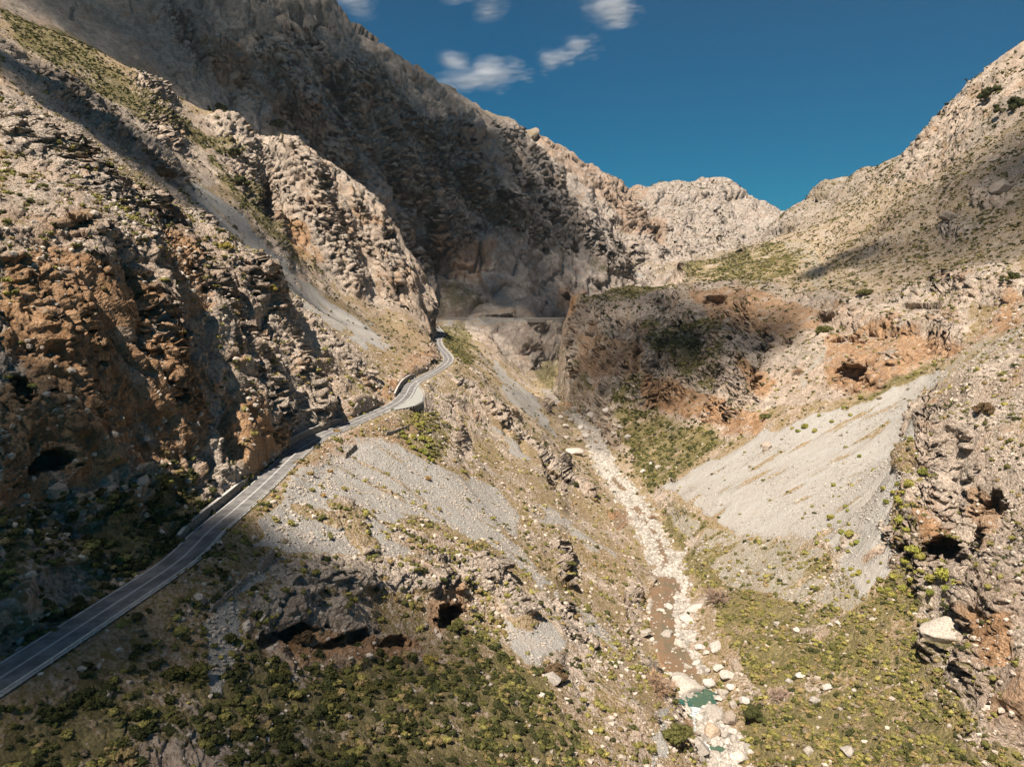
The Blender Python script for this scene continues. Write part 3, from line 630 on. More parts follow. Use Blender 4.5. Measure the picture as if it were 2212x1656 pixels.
def bush_proto(seed, leaves, sub=1, flat=.75):
    """uneven clump of several domes with leaf facets standing off them"""
    rg = np.random.default_rng(seed); V_l, F_l, o = [], [], 0
    nl = 3 if leaves >= 50 else 2
    for q_ in range(nl):
        c0 = np.array([rg.normal()*.38, rg.normal()*.30, rg.random()*.12]) if q_ else np.zeros(3); rad = (.72 if q_ == 0 else .40 + .25*rg.random())
        v, f = ico(sub if leaves > 200 else 1); v = v*(0.72 + 0.4*rg.random((len(v), 1)))*rad; v[:, 2] *= flat; V_l.append(v + c0); F_l.append(f + o); o += len(v)
        n_ = max(6, leaves//nl)
        d = rg.normal(size=(n_, 3)); d[:, 2] = np.abs(d[:, 2]) - .25; d /= np.linalg.norm(d, axis=1, keepdims=True)
        c = d*rad*(0.85 + 0.45*fbm(d + seed, .6, 2)[:, None])*np.array([1, 1, flat]) + c0; s = (0.13 + .14*rg.random((n_, 1)))*(2.0 if leaves < 30 else 1.2)
        for k in range(3): V_l.append(c + rg.normal(size=(n_, 3))*s*0.6)
        F_l.append(np.stack([o + np.arange(n_), o + n_ + np.arange(n_), o + 2*n_ + np.arange(n_)], 1)); o += 3*n_
    return np.concatenate(V_l), np.concatenate(F_l)
def assemble(name, protos, pos, size, tint, rg, mat, kind, squash=None, pick=None, smooth=False):
    Vs, Fs, Cs = [], [], []; o = 0
    pick = rg.integers(0, len(protos), len(pos)) if pick is None else pick
    for k, (v, f) in enumerate(protos):
        m = np.flatnonzero(pick == k)
        if not len(m): continue
        a = rg.random(len(m))*6.283; ca, sa = np.cos(a)[:, None], np.sin(a)[:, None]
        sx = size[m][:, None]; st = 0.8 + .4*rg.random((len(m), 3))
        x = v[None, :, 0]*st[:, :1]; y = v[None, :, 1]*st[:, 1:2]; z = v[None, :, 2]*st[:, 2:]
        X = (x*ca - y*sa)*sx + pos[m][:, :1]; Y = (x*sa + y*ca)*sx + pos[m][:, 1:2]; Z = z*sx + pos[m][:, 2:3]
        Vs.append(np.stack([X, Y, Z], -1).reshape(-1, 3))
        Fs.append((f[None] + (np.arange(len(m))*len(v))[:, None, None]).reshape(-1, 3) + o); o += len(m)*len(v)
        Cs.append(np.repeat(tint[m], len(v), 0))
    V = np.concatenate(Vs) + OFF; Fq = np.concatenate(Fs); Cc = np.concatenate(Cs)
    me = mesh_np(name, V, Fq, smooth); cattr(me, 'tint', Cc[:, 0], Cc[:, 1], Cc[:, 2]); me.materials.append(mat)
    ob = link(bpy.data.objects.new(name, me)); ob['kind'] = kind
    return ob
def plant_mat(name='shrub_leaves'):
    t = NT(name); c = t.attr('tint'); n = t.noise(2.2, 4, .7)
    oi = t.n.new('ShaderNodeObjectInfo').outputs['Color']
    c = t.mix(t.rng(n, .35, .65), t.mix(1.0, c, (.55, .55, .5), 'MULTIPLY'), t.mix(1.0, c, (1.35, 1.3, 1.15), 'MULTIPLY')); t.color(c)
    return t.m
def stone_mat(name='stone'):
    t = NT(name); c = t.attr('tint'); n = t.noise(1.2, 7, .72)
    c = t.mix(t.rng(n, .36, .62), t.mix(1.0, c, (.62, .58, .54), 'MULTIPLY'), c); t.color(c)
    t.normal(t.bump(t.noise(1.6, 6, .7), .35, .8)); return t.m
M_PL = plant_mat(); M_ST = stone_mat()
rg = np.random.default_rng(11)
near = sstep(1300, 500, Yf)
gnoise = fbm(Pf + 1500, 30, 4); gn2 = fbm(Pf + 1700, 8, 3)
onroad = (dR > 5.5); wet = (dS < 8) & (Yf < 1100)
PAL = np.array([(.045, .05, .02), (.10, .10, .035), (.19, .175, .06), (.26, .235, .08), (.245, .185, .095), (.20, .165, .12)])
def tints(probs, n, rg):
    k = rg.choice(len(PAL), n, p=probs); return PAL[k]*(0.8 + 0.4*rg.random((n, 1)))
okp = onroad & ~wet & (poolm < .1) & (caveness < .2)
densg = okp*(0.10 + 1.5*green + 0.35*np.maximum(gnoise + .25, 0))*(1 - .93*scree)*(1 - .7*orange)*(1 - bed2)*sstep(.75, .35, slope)*np.clip(0.4 + 1.9*gn2, 0.03, 2)
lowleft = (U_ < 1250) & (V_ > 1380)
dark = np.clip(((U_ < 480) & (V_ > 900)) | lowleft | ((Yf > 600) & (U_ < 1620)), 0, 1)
def shrubs(name, n, dens, smin, smax, protos, probs_l, probs_d):
    ks, p = scatter(dens, n, rg)
    s = smin + (smax - smin)*rg.random(n)**2
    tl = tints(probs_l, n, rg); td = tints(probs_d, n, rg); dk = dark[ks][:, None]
    p[:, 2] += s*0.12
    return assemble(name, protos, p, s, np.where(dk, td, tl), rg, M_PL, 'stuff')
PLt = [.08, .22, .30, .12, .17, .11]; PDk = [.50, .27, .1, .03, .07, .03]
hi = [bush_proto(k, 60) for k in range(8)]; lo = [bush_proto(20 + k, 12, 1) for k in range(5)]
for _l in (lo,):
    for k, (v, f) in enumerate(_l): _l[k] = (v*np.array([1, 1, .85]), f)
yw = sstep(520, 330, Rv)
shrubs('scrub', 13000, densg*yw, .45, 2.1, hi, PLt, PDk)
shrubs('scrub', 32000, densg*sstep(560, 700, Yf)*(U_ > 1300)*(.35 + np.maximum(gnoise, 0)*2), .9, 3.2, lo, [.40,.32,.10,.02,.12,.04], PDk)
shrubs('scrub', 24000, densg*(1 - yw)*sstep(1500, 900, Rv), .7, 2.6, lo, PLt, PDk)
# stones
def stones(name, n, dens, smin, smax, protos, base, var, power=3):
    ks, p = scatter(dens, n, rg); s = smin + (smax - smin)*rg.random(n)**power; p[:, 2] += 1.0*(poolm[ks] > .6)
    c = np.array(base)[None]*(1 - var + 2*var*rg.random((n, 1)))*np.array([1, 1, 1])
    return assemble(name, protos, p, s, c, rg, M_ST, 'stuff')
r1 = [rock_proto(1, 40 + k) for k in range(6)]; r2 = [rock_proto(2, 60 + k) for k in range(6)]
stn = okp*(0.35 + rock)*(1 - .8*green)*sstep(.8, .4, slope)*sstep(900, 300, Rv)*np.clip(.5 + 1.6*gnoise, .05, 2)
stones('rubble', 16000, stn*(1 - scree), .3, 1.8, r1, (.50, .44, .37), .25)
stones('rubble', 9000, okp*sstep(.2, .6, scree)*sstep(700, 250, Rv)*np.clip(.3 + 1.8*gn2, .02, 2)*(U_ < 1350), .15, 1.0, r1, (.45, .40, .34), .2, 4)
stones('rubble', 14000, okp*sstep(.1, .5, scree)*sstep(800, 350, Rv)*np.clip(.25 + 2*gnoise, .02, 2)*(U_ > 1350), .15, 1.1, r1, (.42, .395, .355), .28, 4)
stones('rubble', 16000, onroad*(poolm < .3)*(caveness < .2)*bed2*sstep(1200, 500, Rv), .3, 2.2, r2, (.45, .42, .375), .34, 3)

stones('rubble', 260, (poolm > .6)*1.0, .3, 1.3, r2, (.46, .42, .36), .2, 2)
# ------------------------------------------------------------------ road
def offs(line, o):
    d = np.gradient(line[:, :2], axis=0); d /= np.linalg.norm(d, axis=1, keepdims=True)
    o = np.asarray(o).reshape(-1, 1)
    return np.concatenate([line[:, :2] + np.stack([d[:, 1], -d[:, 0]], 1)*o, line[:, 2:3]], 1)
def prop(o, kind=None, label=None, cat=None, group=None):
    if kind: o['kind'] = kind
    if label: o['label'] = label
    if cat: o['category'] = cat
    if group: o['group'] = group
    return o
def obj(name, V, Fq, mat, parent=None, smooth=False, off=True):
    me = bpy.data.meshes.new(name); V = np.asarray(V, float)
    if off: V = V + OFF
    me.from_pydata(V.tolist(), [], [list(map(int, f)) for f in Fq]); me.materials.append(mat); me.update()
    if smooth: me.polygons.foreach_set('use_smooth', [True]*len(me.polygons))
    o = bpy.data.objects.new(name, me); link(o); 
    if parent: o.parent = parent; o.matrix_parent_inverse = parent.matrix_basis.inverted()
    return o
def strip(name, line, o1, o2, dz, mat, parent=None):
    a, b = offs(line, o1), offs(line, o2); a[:, 2] += dz; b[:, 2] += dz; k = len(line)
    return obj(name, np.concatenate([a, b]), [(i, k+i, k+i+1, i+1) for i in range(k-1)], mat, parent, True)
def sweep(name, line, prof, mat, parent=None, cap=True):
    """a closed profile of (offset, height) carried along a line"""
    V = []; k = len(line); m = len(prof)
    for o_, h_ in prof:
        a = offs(line, o_); a[:, 2] += h_; V.append(a)
    V = np.concatenate(V); Fq = [(j*k+i, j*k+i+1, ((j+1) % m)*k+i+1, ((j+1) % m)*k+i) for j in range(m) for i in range(k-1)]
    if cap: Fq += [[j*k for j in range(m)], [j*k+k-1 for j in range(m)][::-1]]
    return obj(name, V, Fq, mat, parent)
def asphalt():
    t = NT('asphalt'); n = t.noise(.25, 5, .6); f = t.noise(6, 4, .7)
    c = t.mix(t.rng(n, .35, .65), (.115, .11, .105), (.20, .19, .18)); c = t.mix(t.rng(f, .4, .6), c, t.mix(1., c, (1.15, 1.15, 1.15), 'MULTIPLY')); t.color(c); t.bsdf.inputs['Roughness'].default_value = .8; return t.m
def plain(name, c1, c2, scale=1.0, rough=.85, bump=0.0, metal=0):
    t = NT(name); t.color(t.mix(t.rng(t.noise(scale, 5, .65), .35, .65), c1, c2)); t.bsdf.inputs['Roughness'].default_value = rough; t.bsdf.inputs['Metallic'].default_value = metal
    if bump: t.normal(t.bump(t.noise(scale*2, 5, .7), bump, 1))
    return t.m
def masonry():
    t = NT('masonry'); g = t.scl(t.geo, (1, 1, 1.7)); e = t.vor(1.5, feat='DISTANCE_TO_EDGE', vec=g); cc = t.sep(t.vor(1.5, out='Color', vec=g))
    c = t.mix(cc[0], (.20, .18, .155), (.42, .38, .33)); c = t.mix(t.rng(e, .09, .03), c, (.10, .09, .08)); t.color(c); t.normal(t.bump(t.rng(e, 0, .12), .15, 1)); return t.m
M_AS, M_PAINT, M_CONC, M_MAS = asphalt(), plain('road_paint', (.55, .55, .52), (.72, .72, .68), 1.5), plain('concrete', (.40, .38, .35), (.52, .49, .45), .8, bump=.05), masonry()
M_STEEL = plain('galvanised_steel', (.45, .45, .43), (.60, .60, .57), .8, .55)
M_BAY = plain('bay_concrete', (.27, .27, .25), (.34, .34, .31), .5)
vis = np.flatnonzero(road[:, 1] < 1560); main = road
rd = strip('road', main, -5.3, 5.0, 0.06, M_AS); prop(rd, 'structure')
prop(strip('kerb_strip', main, 5.0, 5.8, 0.03, M_CONC), 'structure')
bb = [at_z(u*K, v*K, ROADZ + .05) for u, v in [(978,1018),(1000,1010),(1022,985),(1031,962),(1037,956),(1047,966),(1056,978),(1059,990),(1055,1003),(1038,1013),(1010,1020),(985,1026)]]
cb = np.mean(bb, 0)
bo = obj('road_bay', [tuple(cb)] + bb, [(0, i+1, (i+1) % len(bb)+1) for i in range(len(bb))], M_BAY)
bo.data.flip_normals() if bo.data.polygons[0].normal.z < 0 else None
prop(bo, 'structure')
jr = int(np.argmax(road[:, 1] > 425))
def marking(nm, ln, a, b):
    o = strip(nm, ln, a, b, .068, M_PAINT); prop(o, 'structure'); return o
marking('road_marking', main, -4.85, -4.6); marking('road_marking', main, -.26, -.10); marking('road_marking', main, .10, .26); marking('road_marking', main[jr:], 4.2, 4.45)
# guardrails
def between(y0, y1, step=1):
    i0 = int(np.argmax(road[:, 1] > y0)); i1 = int(np.argmax(road[:, 1] > y1)); return road[i0:i1:step]
def resample(line, step):
    s = np.concatenate([[0], np.cumsum(np.linalg.norm(np.diff(line[:, :2], axis=0), axis=1))]); n_ = max(2, int(s[-1]/step)); q = np.linspace(0, s[-1], n_)
    return np.stack([np.interp(q, s, line[:, k]) for k in range(3)], 1)
def empty(name, loc, **kw):
    e = bpy.data.objects.new(name, None); e.location = loc; link(e); prop(e, **kw); bpy.context.view_layer.update(); return e
BOXF = [(0,3,2,1),(4,5,6,7),(0,1,5,4),(1,2,6,5),(2,3,7,6),(3,0,4,7)]
post_me = bpy.data.meshes.new('post'); post_me.from_pydata([(x*.09, y*.07, z) for z in (-.6, .78) for x, y in ((-1,-1),(1,-1),(1,1),(-1,1))], [], BOXF); post_me.materials.append(M_STEEL)
def guardrail(line, o, step, label):
    ln = offs(line, o); ln = resample(ln, 2.0); e = empty('guardrail', tuple(ln[0] + OFF), label=label, cat='guardrail', group='steel guardrails along the outer road edge')
    sweep('rail', ln, [(-.10, .50), (.02, .58), (-.10, .66), (.02, .74), (-.10, .84), (.08, .84), (.10, .66), (.08, .50)], M_STEEL, e)
    for p in resample(ln, step)[:100]:
        q = bpy.data.objects.new('post', post_me); q.location = Vector((p[0], p[1], p[2] + CAMZ)) - e.location + Vector((.15, 0, 0)); link(q, e)
guardrail(between(95, 425), 5.35, 4.0, 'long straight grey steel guardrail along the road above the scrub slope')
bl = np.array([at_z(u*K, v*K, ROADZ) for u, v in [(975,1029),(1010,1023),(1038,1016),(1056,1006),(1061,990),(1057,977),(1048,965),(1038,954)]])
guardrail(catmull(bl, 1.5), 0, 3.0, 'curved steel guardrail round the pale concrete bay at the road bend')
guardrail(between(475, 1130), 5.35, 8.0, 'steel guardrail on the outer edge of the winding road beyond the bay')
# retaining walls on the hill side
def wall(y0, y1, h0, h1, label):
    ln = offs(resample(between(y0, y1), 2.5), -6.2); k = len(ln); hh = np.interp(np.arange(k), [0, k*.15, k*.85, k-1], [h0*.55, h0, h1, h1*.7])
    e = empty('retaining_wall', tuple(ln[0] + OFF), label=label, cat='retaining wall', group='stone retaining walls on the hill side of the road')
    V = []; 
    d = offs(ln, 1) - ln
    for o_, top in ((-.9, 0), (.0, 0), (.12, -1), (-.9, -1)):
        q = ln + d*o_; q[:, 2] += hh if top == 0 else -.8; V.append(q)
    V = [V[3], V[0], V[1], V[2]]
    Fq = [(j*k+i, j*k+i+1, ((j+1) % 4)*k+i+1, ((j+1) % 4)*k+i) for j in range(4) for i in range(k-1)] + [[0, k, 2*k, 3*k], [4*k-1, 3*k-1, 2*k-1, k-1]]
    obj('masonry', np.concatenate(V), Fq, M_MAS, e)
    V = []
    for o_, z_ in ((-1.0, .003), (-1.0, .22), (.12, .22), (.12, .003)):
        q = ln + d*o_; q[:, 2] += hh + z_; V.append(q)
    obj('coping', np.concatenate(V), [(j*k+i, j*k+i+1, ((j+1) % 4)*k+i+1, ((j+1) % 4)*k+i) for j in range(4) for i in range(k-1)] + [[0, k, 2*k, 3*k], [4*k-1, 3*k-1, 2*k-1, k-1]], M_CONC, e)
wall(211, 273, 2.8, 3.0, 'straight stone retaining wall with pale coping below the dark scrub and orange cliff')
wall(316, 394, 3.9, 3.2, 'curving stone retaining wall with pale coping beyond the shadowed stretch of road')
wall(484, 582, 4.2, 4.0, 'short curved stone retaining wall opposite the pale concrete bay')
# old dry stone walls on the slope
def drywall(pts, h, label, seed):
    P3 = [ground(u*K, v*K) for u, v in pts]; P3 = [p for p in P3 if p is not None]
    ln = resample(np.array(P3), .9); k = len(ln); rr = np.random.default_rng(seed); hh = h*(.75 + .35*rr.random(k)); hh[0] *= .3; hh[-1] *= .3
    d = offs(ln, 1) - ln; V = []
    for o_, z_ in ((-.5, None), (-.35, 1), (.35, 1), (.5, None)):
        q = ln + d*o_; q[:, 2] += hh if z_ else -1.2; q += rr.normal(size=q.shape)*.07; V.append(q)
    o = obj('dry_stone_wall', np.concatenate(V), [(j*k+i, j*k+i+1, ((j+1) % 4)*k+i+1, ((j+1) % 4)*k+i) for j in range(4) for i in range(k-1)] + [[0, k, 2*k, 3*k], [4*k-1, 3*k-1, 2*k-1, k-1]], M_MAS)
    prop(o, None, label, 'stone wall', 'old dry stone walls on the slope below the road')
drywall([(648,1440),(662,1422),(680,1402)], 3.2, 'tall fragment of old dry stone wall on the white rubble above the shrubs', 1)
drywall([(532,1523),(570,1492),(605,1462),(638,1440)], 1.3, 'low broken dry stone wall running diagonally through the shrubs below the road', 2)
drywall([(861,1147),(874,1137),(889,1124)], 2.4, 'short dark dry stone wall in the rubble just below the road', 3)
drywall([(963,1092),(985,1088),(1022,1072)], 2.2, 'dry stone wall beside yellow-green bushes below the road bend', 4)
# cable lying on the scree
cp = [ground(u*K, v*K) for u, v in [(1143,1183),(1165,1210),(1190,1240),(1217,1272),(1240,1296),(1274,1328)]]
cl = catmull([tuple(p + np.array([0, 0, .5])) for p in cp], 3.0)
prop(sweep('cable', cl, [(-.08, 0), (0, .1), (.08, 0), (0, -.1)], plain('cable_black', (.03, .03, .03), (.05, .05, .05))), None, 'thin dark cable lying down the grey scree', 'cable')
# water
def water_mat(name, a, b, rough, alpha):
    t = NT(name); n = t.noise(.10, 4, .6); t.color(t.mix(t.rng(n, .42, .58), a, b)); t.bsdf.inputs['Roughness'].default_value = rough; t.bsdf.inputs['Specular IOR Level'].default_value = .5
    t.bsdf.inputs['Alpha'].default_value = alpha; t.normal(t.bump(t.noise(1.2, 3, .6), .06, .6)); return t.m
def foam_mat():
    t = NT('white_water'); n = t.noise(.9, 6, .75, dist=1); t.color(t.mix(t.rng(n, .40, .58), (.16, .24, .22), (.85, .87, .88))); t.bsdf.inputs['Roughness'].default_value = .5; t.normal(t.bump(n, .8, 1)); return t.m
WM = {'silt': water_mat('silty_water', (.27, .18, .11), (.20, .17, .11), .10, .5), 'green': water_mat('green_water', (.11, .15, .08), (.30, .19, .10), .12, .75), 'turquoise': water_mat('turquoise_water', (.02, .095, .075), (.07, .12, .08), .08, .85), 'foam': foam_mat()}
def water_z(p): return poly_dist(stream, np.array([p[0]]), np.array([p[1]]), 120.0)[2][0]
def sub_edges(pts, n=3):
    o = []
    for a_, b_ in zip(pts, pts[1:] + pts[:1]):
        for k in range(n): o.append((a_[0] + (b_[0]-a_[0])*k/n, a_[1] + (b_[1]-a_[1])*k/n))
    return o
for kind, poly in pools:
    c0 = np.mean(poly, 0); V = []
    for k_, p in enumerate(sub_edges(poly)):
        g = np.array(at_z(p[0], p[1], -200.0))
        for _ in range(3): g = np.array(at_z(p[0], p[1], water_z(g) - (1.0 if kind != 'foam' else .8)))
        V.append(g)
    cen = np.mean(V, 0); V = [q + (q - cen)/max(np.linalg.norm(q - cen), .1)*.5*np.array([1, 1, 0]) for q in V]
    o = obj('water', V, [list(range(len(V)))], WM[kind])
    if o.data.polygons[0].normal.z < 0: o.data.flip_normals()
    prop(o, 'structure')
i0 = int(np.argmax(stream[:, 1] > 335)); i1 = int(np.argmax(stream[:, 1] > 900))
prop(strip('water', stream[i0:i1], -5, 5, -1.15, WM['silt']), 'structure')
pw = obj('parapet_wall', [(0, 0, 0)], [], M_CONC); bpy.data.objects.remove(pw)
j0 = int(np.argmax(road[:, 0] > -170)) if False else len(road) - 95
far_line = road[(road[:, 0] < 110) & (road[:, 1] > 1480) & (np.arange(len(road)) > int(np.argmax(road[:, 1] > 1480)))]
prop(sweep('parapet_wall', far_line, [(5.1, -.5), (5.1, 1.3), (5.7, 1.3), (5.7, -.5)], M_CONC), None, 'long low pale parapet along the far road ledge under the mountain', 'parapet')

prop(sweep('retaining_wall', far_line, [(5.85, -8.0), (5.75, .35), (6.6, .35), (7.4, -8.0)], M_MAS), None, 'far retaining wall carrying the road ledge across the foot of the mountain', 'retaining wall')
# ------------------------------------------------------------------ boulders and bushes, each one a thing
def ZB(x, y): return 1105.5 + x/2, 827.5 + y/2      # second survey window of the photograph
def Z6p(x, y): return (1550 + x/3.2025)*K, (1400 + y/3.2025)*K
def Z3(x, y): return (650 + x/4.731)*K, (950 + y/4.731)*K
rr = np.random.default_rng(5)
def proto_mesh(name, vf, tint, mat, smooth):
    v, f = vf; me = mesh_np(name, v, np.asarray(f), smooth); n_ = len(v); cattr(me, 'tint', np.full(n_, tint[0]), np.full(n_, tint[1]), np.full(n_, tint[2])); me.materials.append(mat); return me
B_PALE = [proto_mesh('boulder', rock_proto(4, 200 + k), c, M_ST, True) for k, c in enumerate([(.54,.50,.44), (.47,.43,.37), (.57,.53,.48), (.40,.37,.33)])]
B_WARM = [proto_mesh('boulder', rock_proto(4, 220 + k), c, M_ST, True) for k, c in enumerate([(.48,.38,.29), (.40,.34,.28), (.50,.42,.34)])]
def place(name, me, u, v, rpx, label, cat, group, sink=.25, sq=(1, 1, 1)):
    g = ground(u, v)
    if g is None: return None
    r = rpx*np.linalg.norm(g)/FPX
    o = bpy.data.objects.new(name, me); o.location = Vector((g[0], g[1], g[2] + CAMZ + r*(.8 - sink)*sq[2]*.6)); o.scale = (r*sq[0], r*sq[1], r*sq[2])
    o.rotation_euler = (rr.normal()*.25, rr.normal()*.25, rr.random()*6.28); link(o); prop(o, None, label, cat, group); return o
place('boulder', B_PALE[0], *Z6p(510, 1015), 33, 'huge pale boulder with rounded top beside the turquoise pool', 'boulder', None, .3, (1.05, .95, .9))
place('boulder', B_PALE[1], *Z6p(200, 582), 20, 'long flat pale rock on the left bank of the silty stream', 'boulder', None, .4, (1.2, .7, .5))
place('boulder', B_PALE[2], *Z6p(590, 385), 19, 'long pale boulder across the shingle right of the brown pools', 'boulder', None, .4, (1.25, .7, .6))
place('boulder', B_WARM[0], *Z6p(735, 1400), 20, 'orange-tinged cracked boulder beside the lower white water', 'boulder', None, .3)
place('boulder', B_PALE[3], *Z6p(760, 1270), 22, 'large grey boulder just below the turquoise pool', 'boulder', None, .3)
place('boulder', B_WARM[1], *Z6p(880, 1315), 18, 'tall tan boulder leaning against the grey one below the turquoise pool', 'boulder', None, .2, (.9, .9, 1.1))
for x, y, r in [(530,490,48),(390,378,36),(330,400,30),(370,595,40),(470,665,42),(770,720,44),(530,848,30),(720,1005,44),(820,1080,42),(905,1410,34),(840,1430,30),(910,1475,34),(855,1540,30),(640,1275,34),(650,1340,28),(760,1580,40),(865,1620,26),(1000,1150,38),(910,1180,34),(600,1560,70),(870,950,48),(800,880,34),(640,720,30),(790,1120,30),(950,1610,50),(700,760,26),(560,600,26),(480,420,24),(620,800,24),(690,900,30),(900,1040,30),(880,1250,24),(820,1350,20),(1060,1230,26),(680,1590,30),(540,1640,40),(720,640,22),(660,560,20)]:
    place('boulder', B_PALE[int(rr.integers(4))], *Z6p(x, y), r*.31, 'pale limestone boulder lying in the lower stream bed', 'boulder', 'pale boulders in the lower stream bed')
for x, y, r in [(270,110,26),(430,130,20),(500,245,20),(260,165,20),(320,230,20),(300,195,18),(370,215,18),(230,190,18),(350,150,20),(210,150,14),(400,180,16),(340,120,16),(300,150,14),(450,230,16),(420,260,14),(380,290,14),(330,280,14),(470,200,14),(290,240,14),(240,230,14),(560,380,12),(625,365,16),(600,350,12)]:
    place('boulder', B_PALE[int(rr.integers(4))], *ZB(x, y), r*.5, 'grey-white boulder jammed in the upper stream bed', 'boulder', 'boulders in the upper stream bed')
for x, y, r in [(1190,878,16),(1157,1065,22),(1245,1090,18),(1365,1330,20),(1480,1335,14),(1310,1385,24),(1450,1595,32),(1900,1255,24),(1385,1060,16),(1420,1050,14),(1565,1040,16),(1210,960,12),(985,810,14),(1250,1280,22),(1200,1300,18),(1280,1600,26)]:
    place('boulder', B_PALE[int(rr.integers(4))], *ZB(x, y), r*.42, 'pale boulder resting on the green slope right of the stream', 'boulder', 'boulders on the green slope')
place('rock_outcrop', B_PALE[1], *ZB(1890, 1120), 34, 'big white rock outcrop at the foot of the right cliff', 'rock', None, .5, (1.1, 1, .9))
place('boulder', B_PALE[0], *ZB(275, 305), 18, 'big white boulder on the left bank where the gorge narrows', 'boulder', None, .3, (1.1, .9, .9))
place('boulder', B_WARM[1], *ZB(1105, 287), 13, 'pale boulder in the green strip across the scree', 'boulder', None)
place('boulder', B_PALE[3], 1195, 1470, 18, 'square white boulder beside the dark brown bush', 'boulder', None)
for u, v, r in [(137,1062,22),(275,1062,18),(405,1068,12),(310,1120,9)]:
    place('boulder', B_WARM[int(rr.integers(3))], u, v, r, 'shaded tan rock in the scrub below the orange cliff', 'boulder', 'rocks in the scrub below the orange cliff')
for u, v, r in [(2160,425,20),(2058,480,17),(2120,440,12)]:
    place('boulder', B_WARM[1], u, v, r, 'dark rough rock outcrop high on the right mountain', 'rock', 'outcrops high on the right mountain', .5)
for x, y, r in [(1620,480,34),(1490,490,26),(1760,1120,26),(780,1190,24),(910,980,22),(1400,570,20),(1450,610,20),(1330,640,20),(1240,630,14),(500,1560,34)]:
    place('boulder', B_PALE[3] if r < 30 else B_WARM[2], *Z3(x, y), r*K/4.731, 'grey boulder lying on the rubble slope below the road', 'boulder', 'boulders on the rubble slope below the road')
# bushes
def bmesh_(seed, leaves, tint, flat=.8): return proto_mesh('cushion_bush', bush_proto(seed, leaves, 2, flat), tint, M_PL, False)
CB = [bmesh_(300 + k, 420, c) for k, c in enumerate([(.25,.25,.06), (.20,.215,.055), (.27,.25,.07)])]
DB = [bmesh_(320 + k, 420, c) for k, c in enumerate([(.05,.058,.022), (.065,.07,.025), (.09,.085,.03)])]
TB = [bmesh_(340 + k, 420, c) for k, c in enumerate([(.26,.21,.08), (.30,.20,.09), (.20,.18,.07)])]
def bush(mes, u, v, rpx, label, group, name='cushion_bush', cat='bush'):
    g = ground(u, v)
    if g is None: return
    r = rpx*np.linalg.norm(g)/FPX
    o = bpy.data.objects.new(name, mes[int(rr.integers(len(mes)))]); o.location = (g[0], g[1], g[2] + CAMZ + r*.25); s = r*(.9 + .2*rr.random()); o.scale = (s*(.9+.25*rr.random()), s, s*(.85+.2*rr.random())); o.rotation_euler = (0, 0, rr.random()*6.28); link(o)
    prop(o, None, label, cat, group); return o
for x, y, r in [(1695,335,10),(1562,381,11),(1670,443,15),(1617,461,12),(1653,480,12),(1623,519,14),(1745,452,28),(1725,490,18),(1698,514,16),(1718,530,18),(1780,400,24),(1740,397,22),(1720,562,18),(1700,590,14),(1668,634,18),(1735,620,22),(1700,650,16),(1660,700,14),(1770,700,25),(1790,740,28),(1785,770,20),(1750,660,20),(1453,551,10),(1465,573,11),(1392,600,18),(1398,450,12),(1427,462,6),(1395,497,6),(1420,495,6),(1301,540,8),(1352,537,6),(1258,592,8),(1435,620,10),(1480,625,9),(1445,660,14),(1497,672,20),(1513,705,14),(1495,708,10),(1452,675,8),(1343,716,12),(1375,765,10),(1440,740,14),(1480,745,12),(1490,825,14),(1522,840,16),(1500,850,12),(1557,872,8),(1612,790,7),(1607,870,14)]:
    bush(CB, *ZB(x, y), r*.5, 'yellow-green cushion bush dotting the pale scree slope left of the right cliff', 'yellow-green cushion bushes on the pale scree')
for x, y, r in [(1695,850,14),(1660,850,22),(1720,830,12),(1885,845,36),(1950,880,30),(1850,870,25),(1800,900,25),(1760,880,20),(1700,900,24),(1640,910,16),(1605,912,18),(1655,935,16),(1797,1133,18),(1920,1190,20),(1950,1170,22),(1900,900,26),(1830,920,20),(1740,930,20),(1780,840,24),(1840,820,20),(1690,800,18),(1740,790,22),(1810,860,18)]:
    bush(CB, *ZB(x, y), r*.5, 'bright green cushion bush clustered below the cave of the right cliff', 'green cushion bushes below the right cliff cave')
for x, y, r in [(1270,200,20),(1240,215,12),(1460,140,10),(1508,66,14),(1310,215,14),(1500,320,10),(1215,205,10),(1380,170,10),(1430,110,9),(1330,150,10)]:
    bush(CB, *ZB(x, y), r*.5, 'yellow-green bush in the grassy strip along the top of the scree', 'bushes along the top of the scree')
for x, y in [(1850,430),(1830,470),(1910,520),(1840,560),(1670,635),(1700,700),(1730,770),(1790,830),(1880,610),(1870,860),(1930,900),(1980,950),(2020,970),(1940,870),(1990,620),(2000,740),(1890,720),(1960,800),(1800,700)]:
    bush(CB, *Z3(x, y), 6 + 4*rr.random(), 'yellow-green bush clustered on the slope below the road bay', 'yellow-green bushes below the road bay')
for x, y in [(690,1290),(730,1410),(930,620),(350,1120),(440,990),(660,800),(1960,1210),(2090,1565),(1290,1630),(820,1110),(60,1560),(600,1340),(960,1330)]:
    bush(TB, *Z3(x, y), 6 + 3*rr.random(), 'small tawny bush on the rubble slope just below the road', 'tawny bushes just below the road')
def auto(n_, cond, mes, lo_, hi_, label, group):
    w = densg*cond; ks, p = scatter(w, n_, rr)
    for k, q in zip(ks, p):
        r = lo_ + (hi_-lo_)*rr.random()
        o = bpy.data.objects.new('bush', mes[int(rr.integers(len(mes)))]); o.location = (q[0], q[1], q[2] + CAMZ + r*.2); o.scale = (r*(.9+.3*rr.random()), r, r*(.8+.2*rr.random())); o.rotation_euler = (0, 0, rr.random()*6.28); link(o); prop(o, None, label, 'bush', group)
auto(70, ((U_ < 900) & (V_ > 1330) & (sR > 0)).astype(F32), DB, 1.0, 2.2, 'dark green bush in the shaded scrub below the near road', 'dark bushes below the near road')
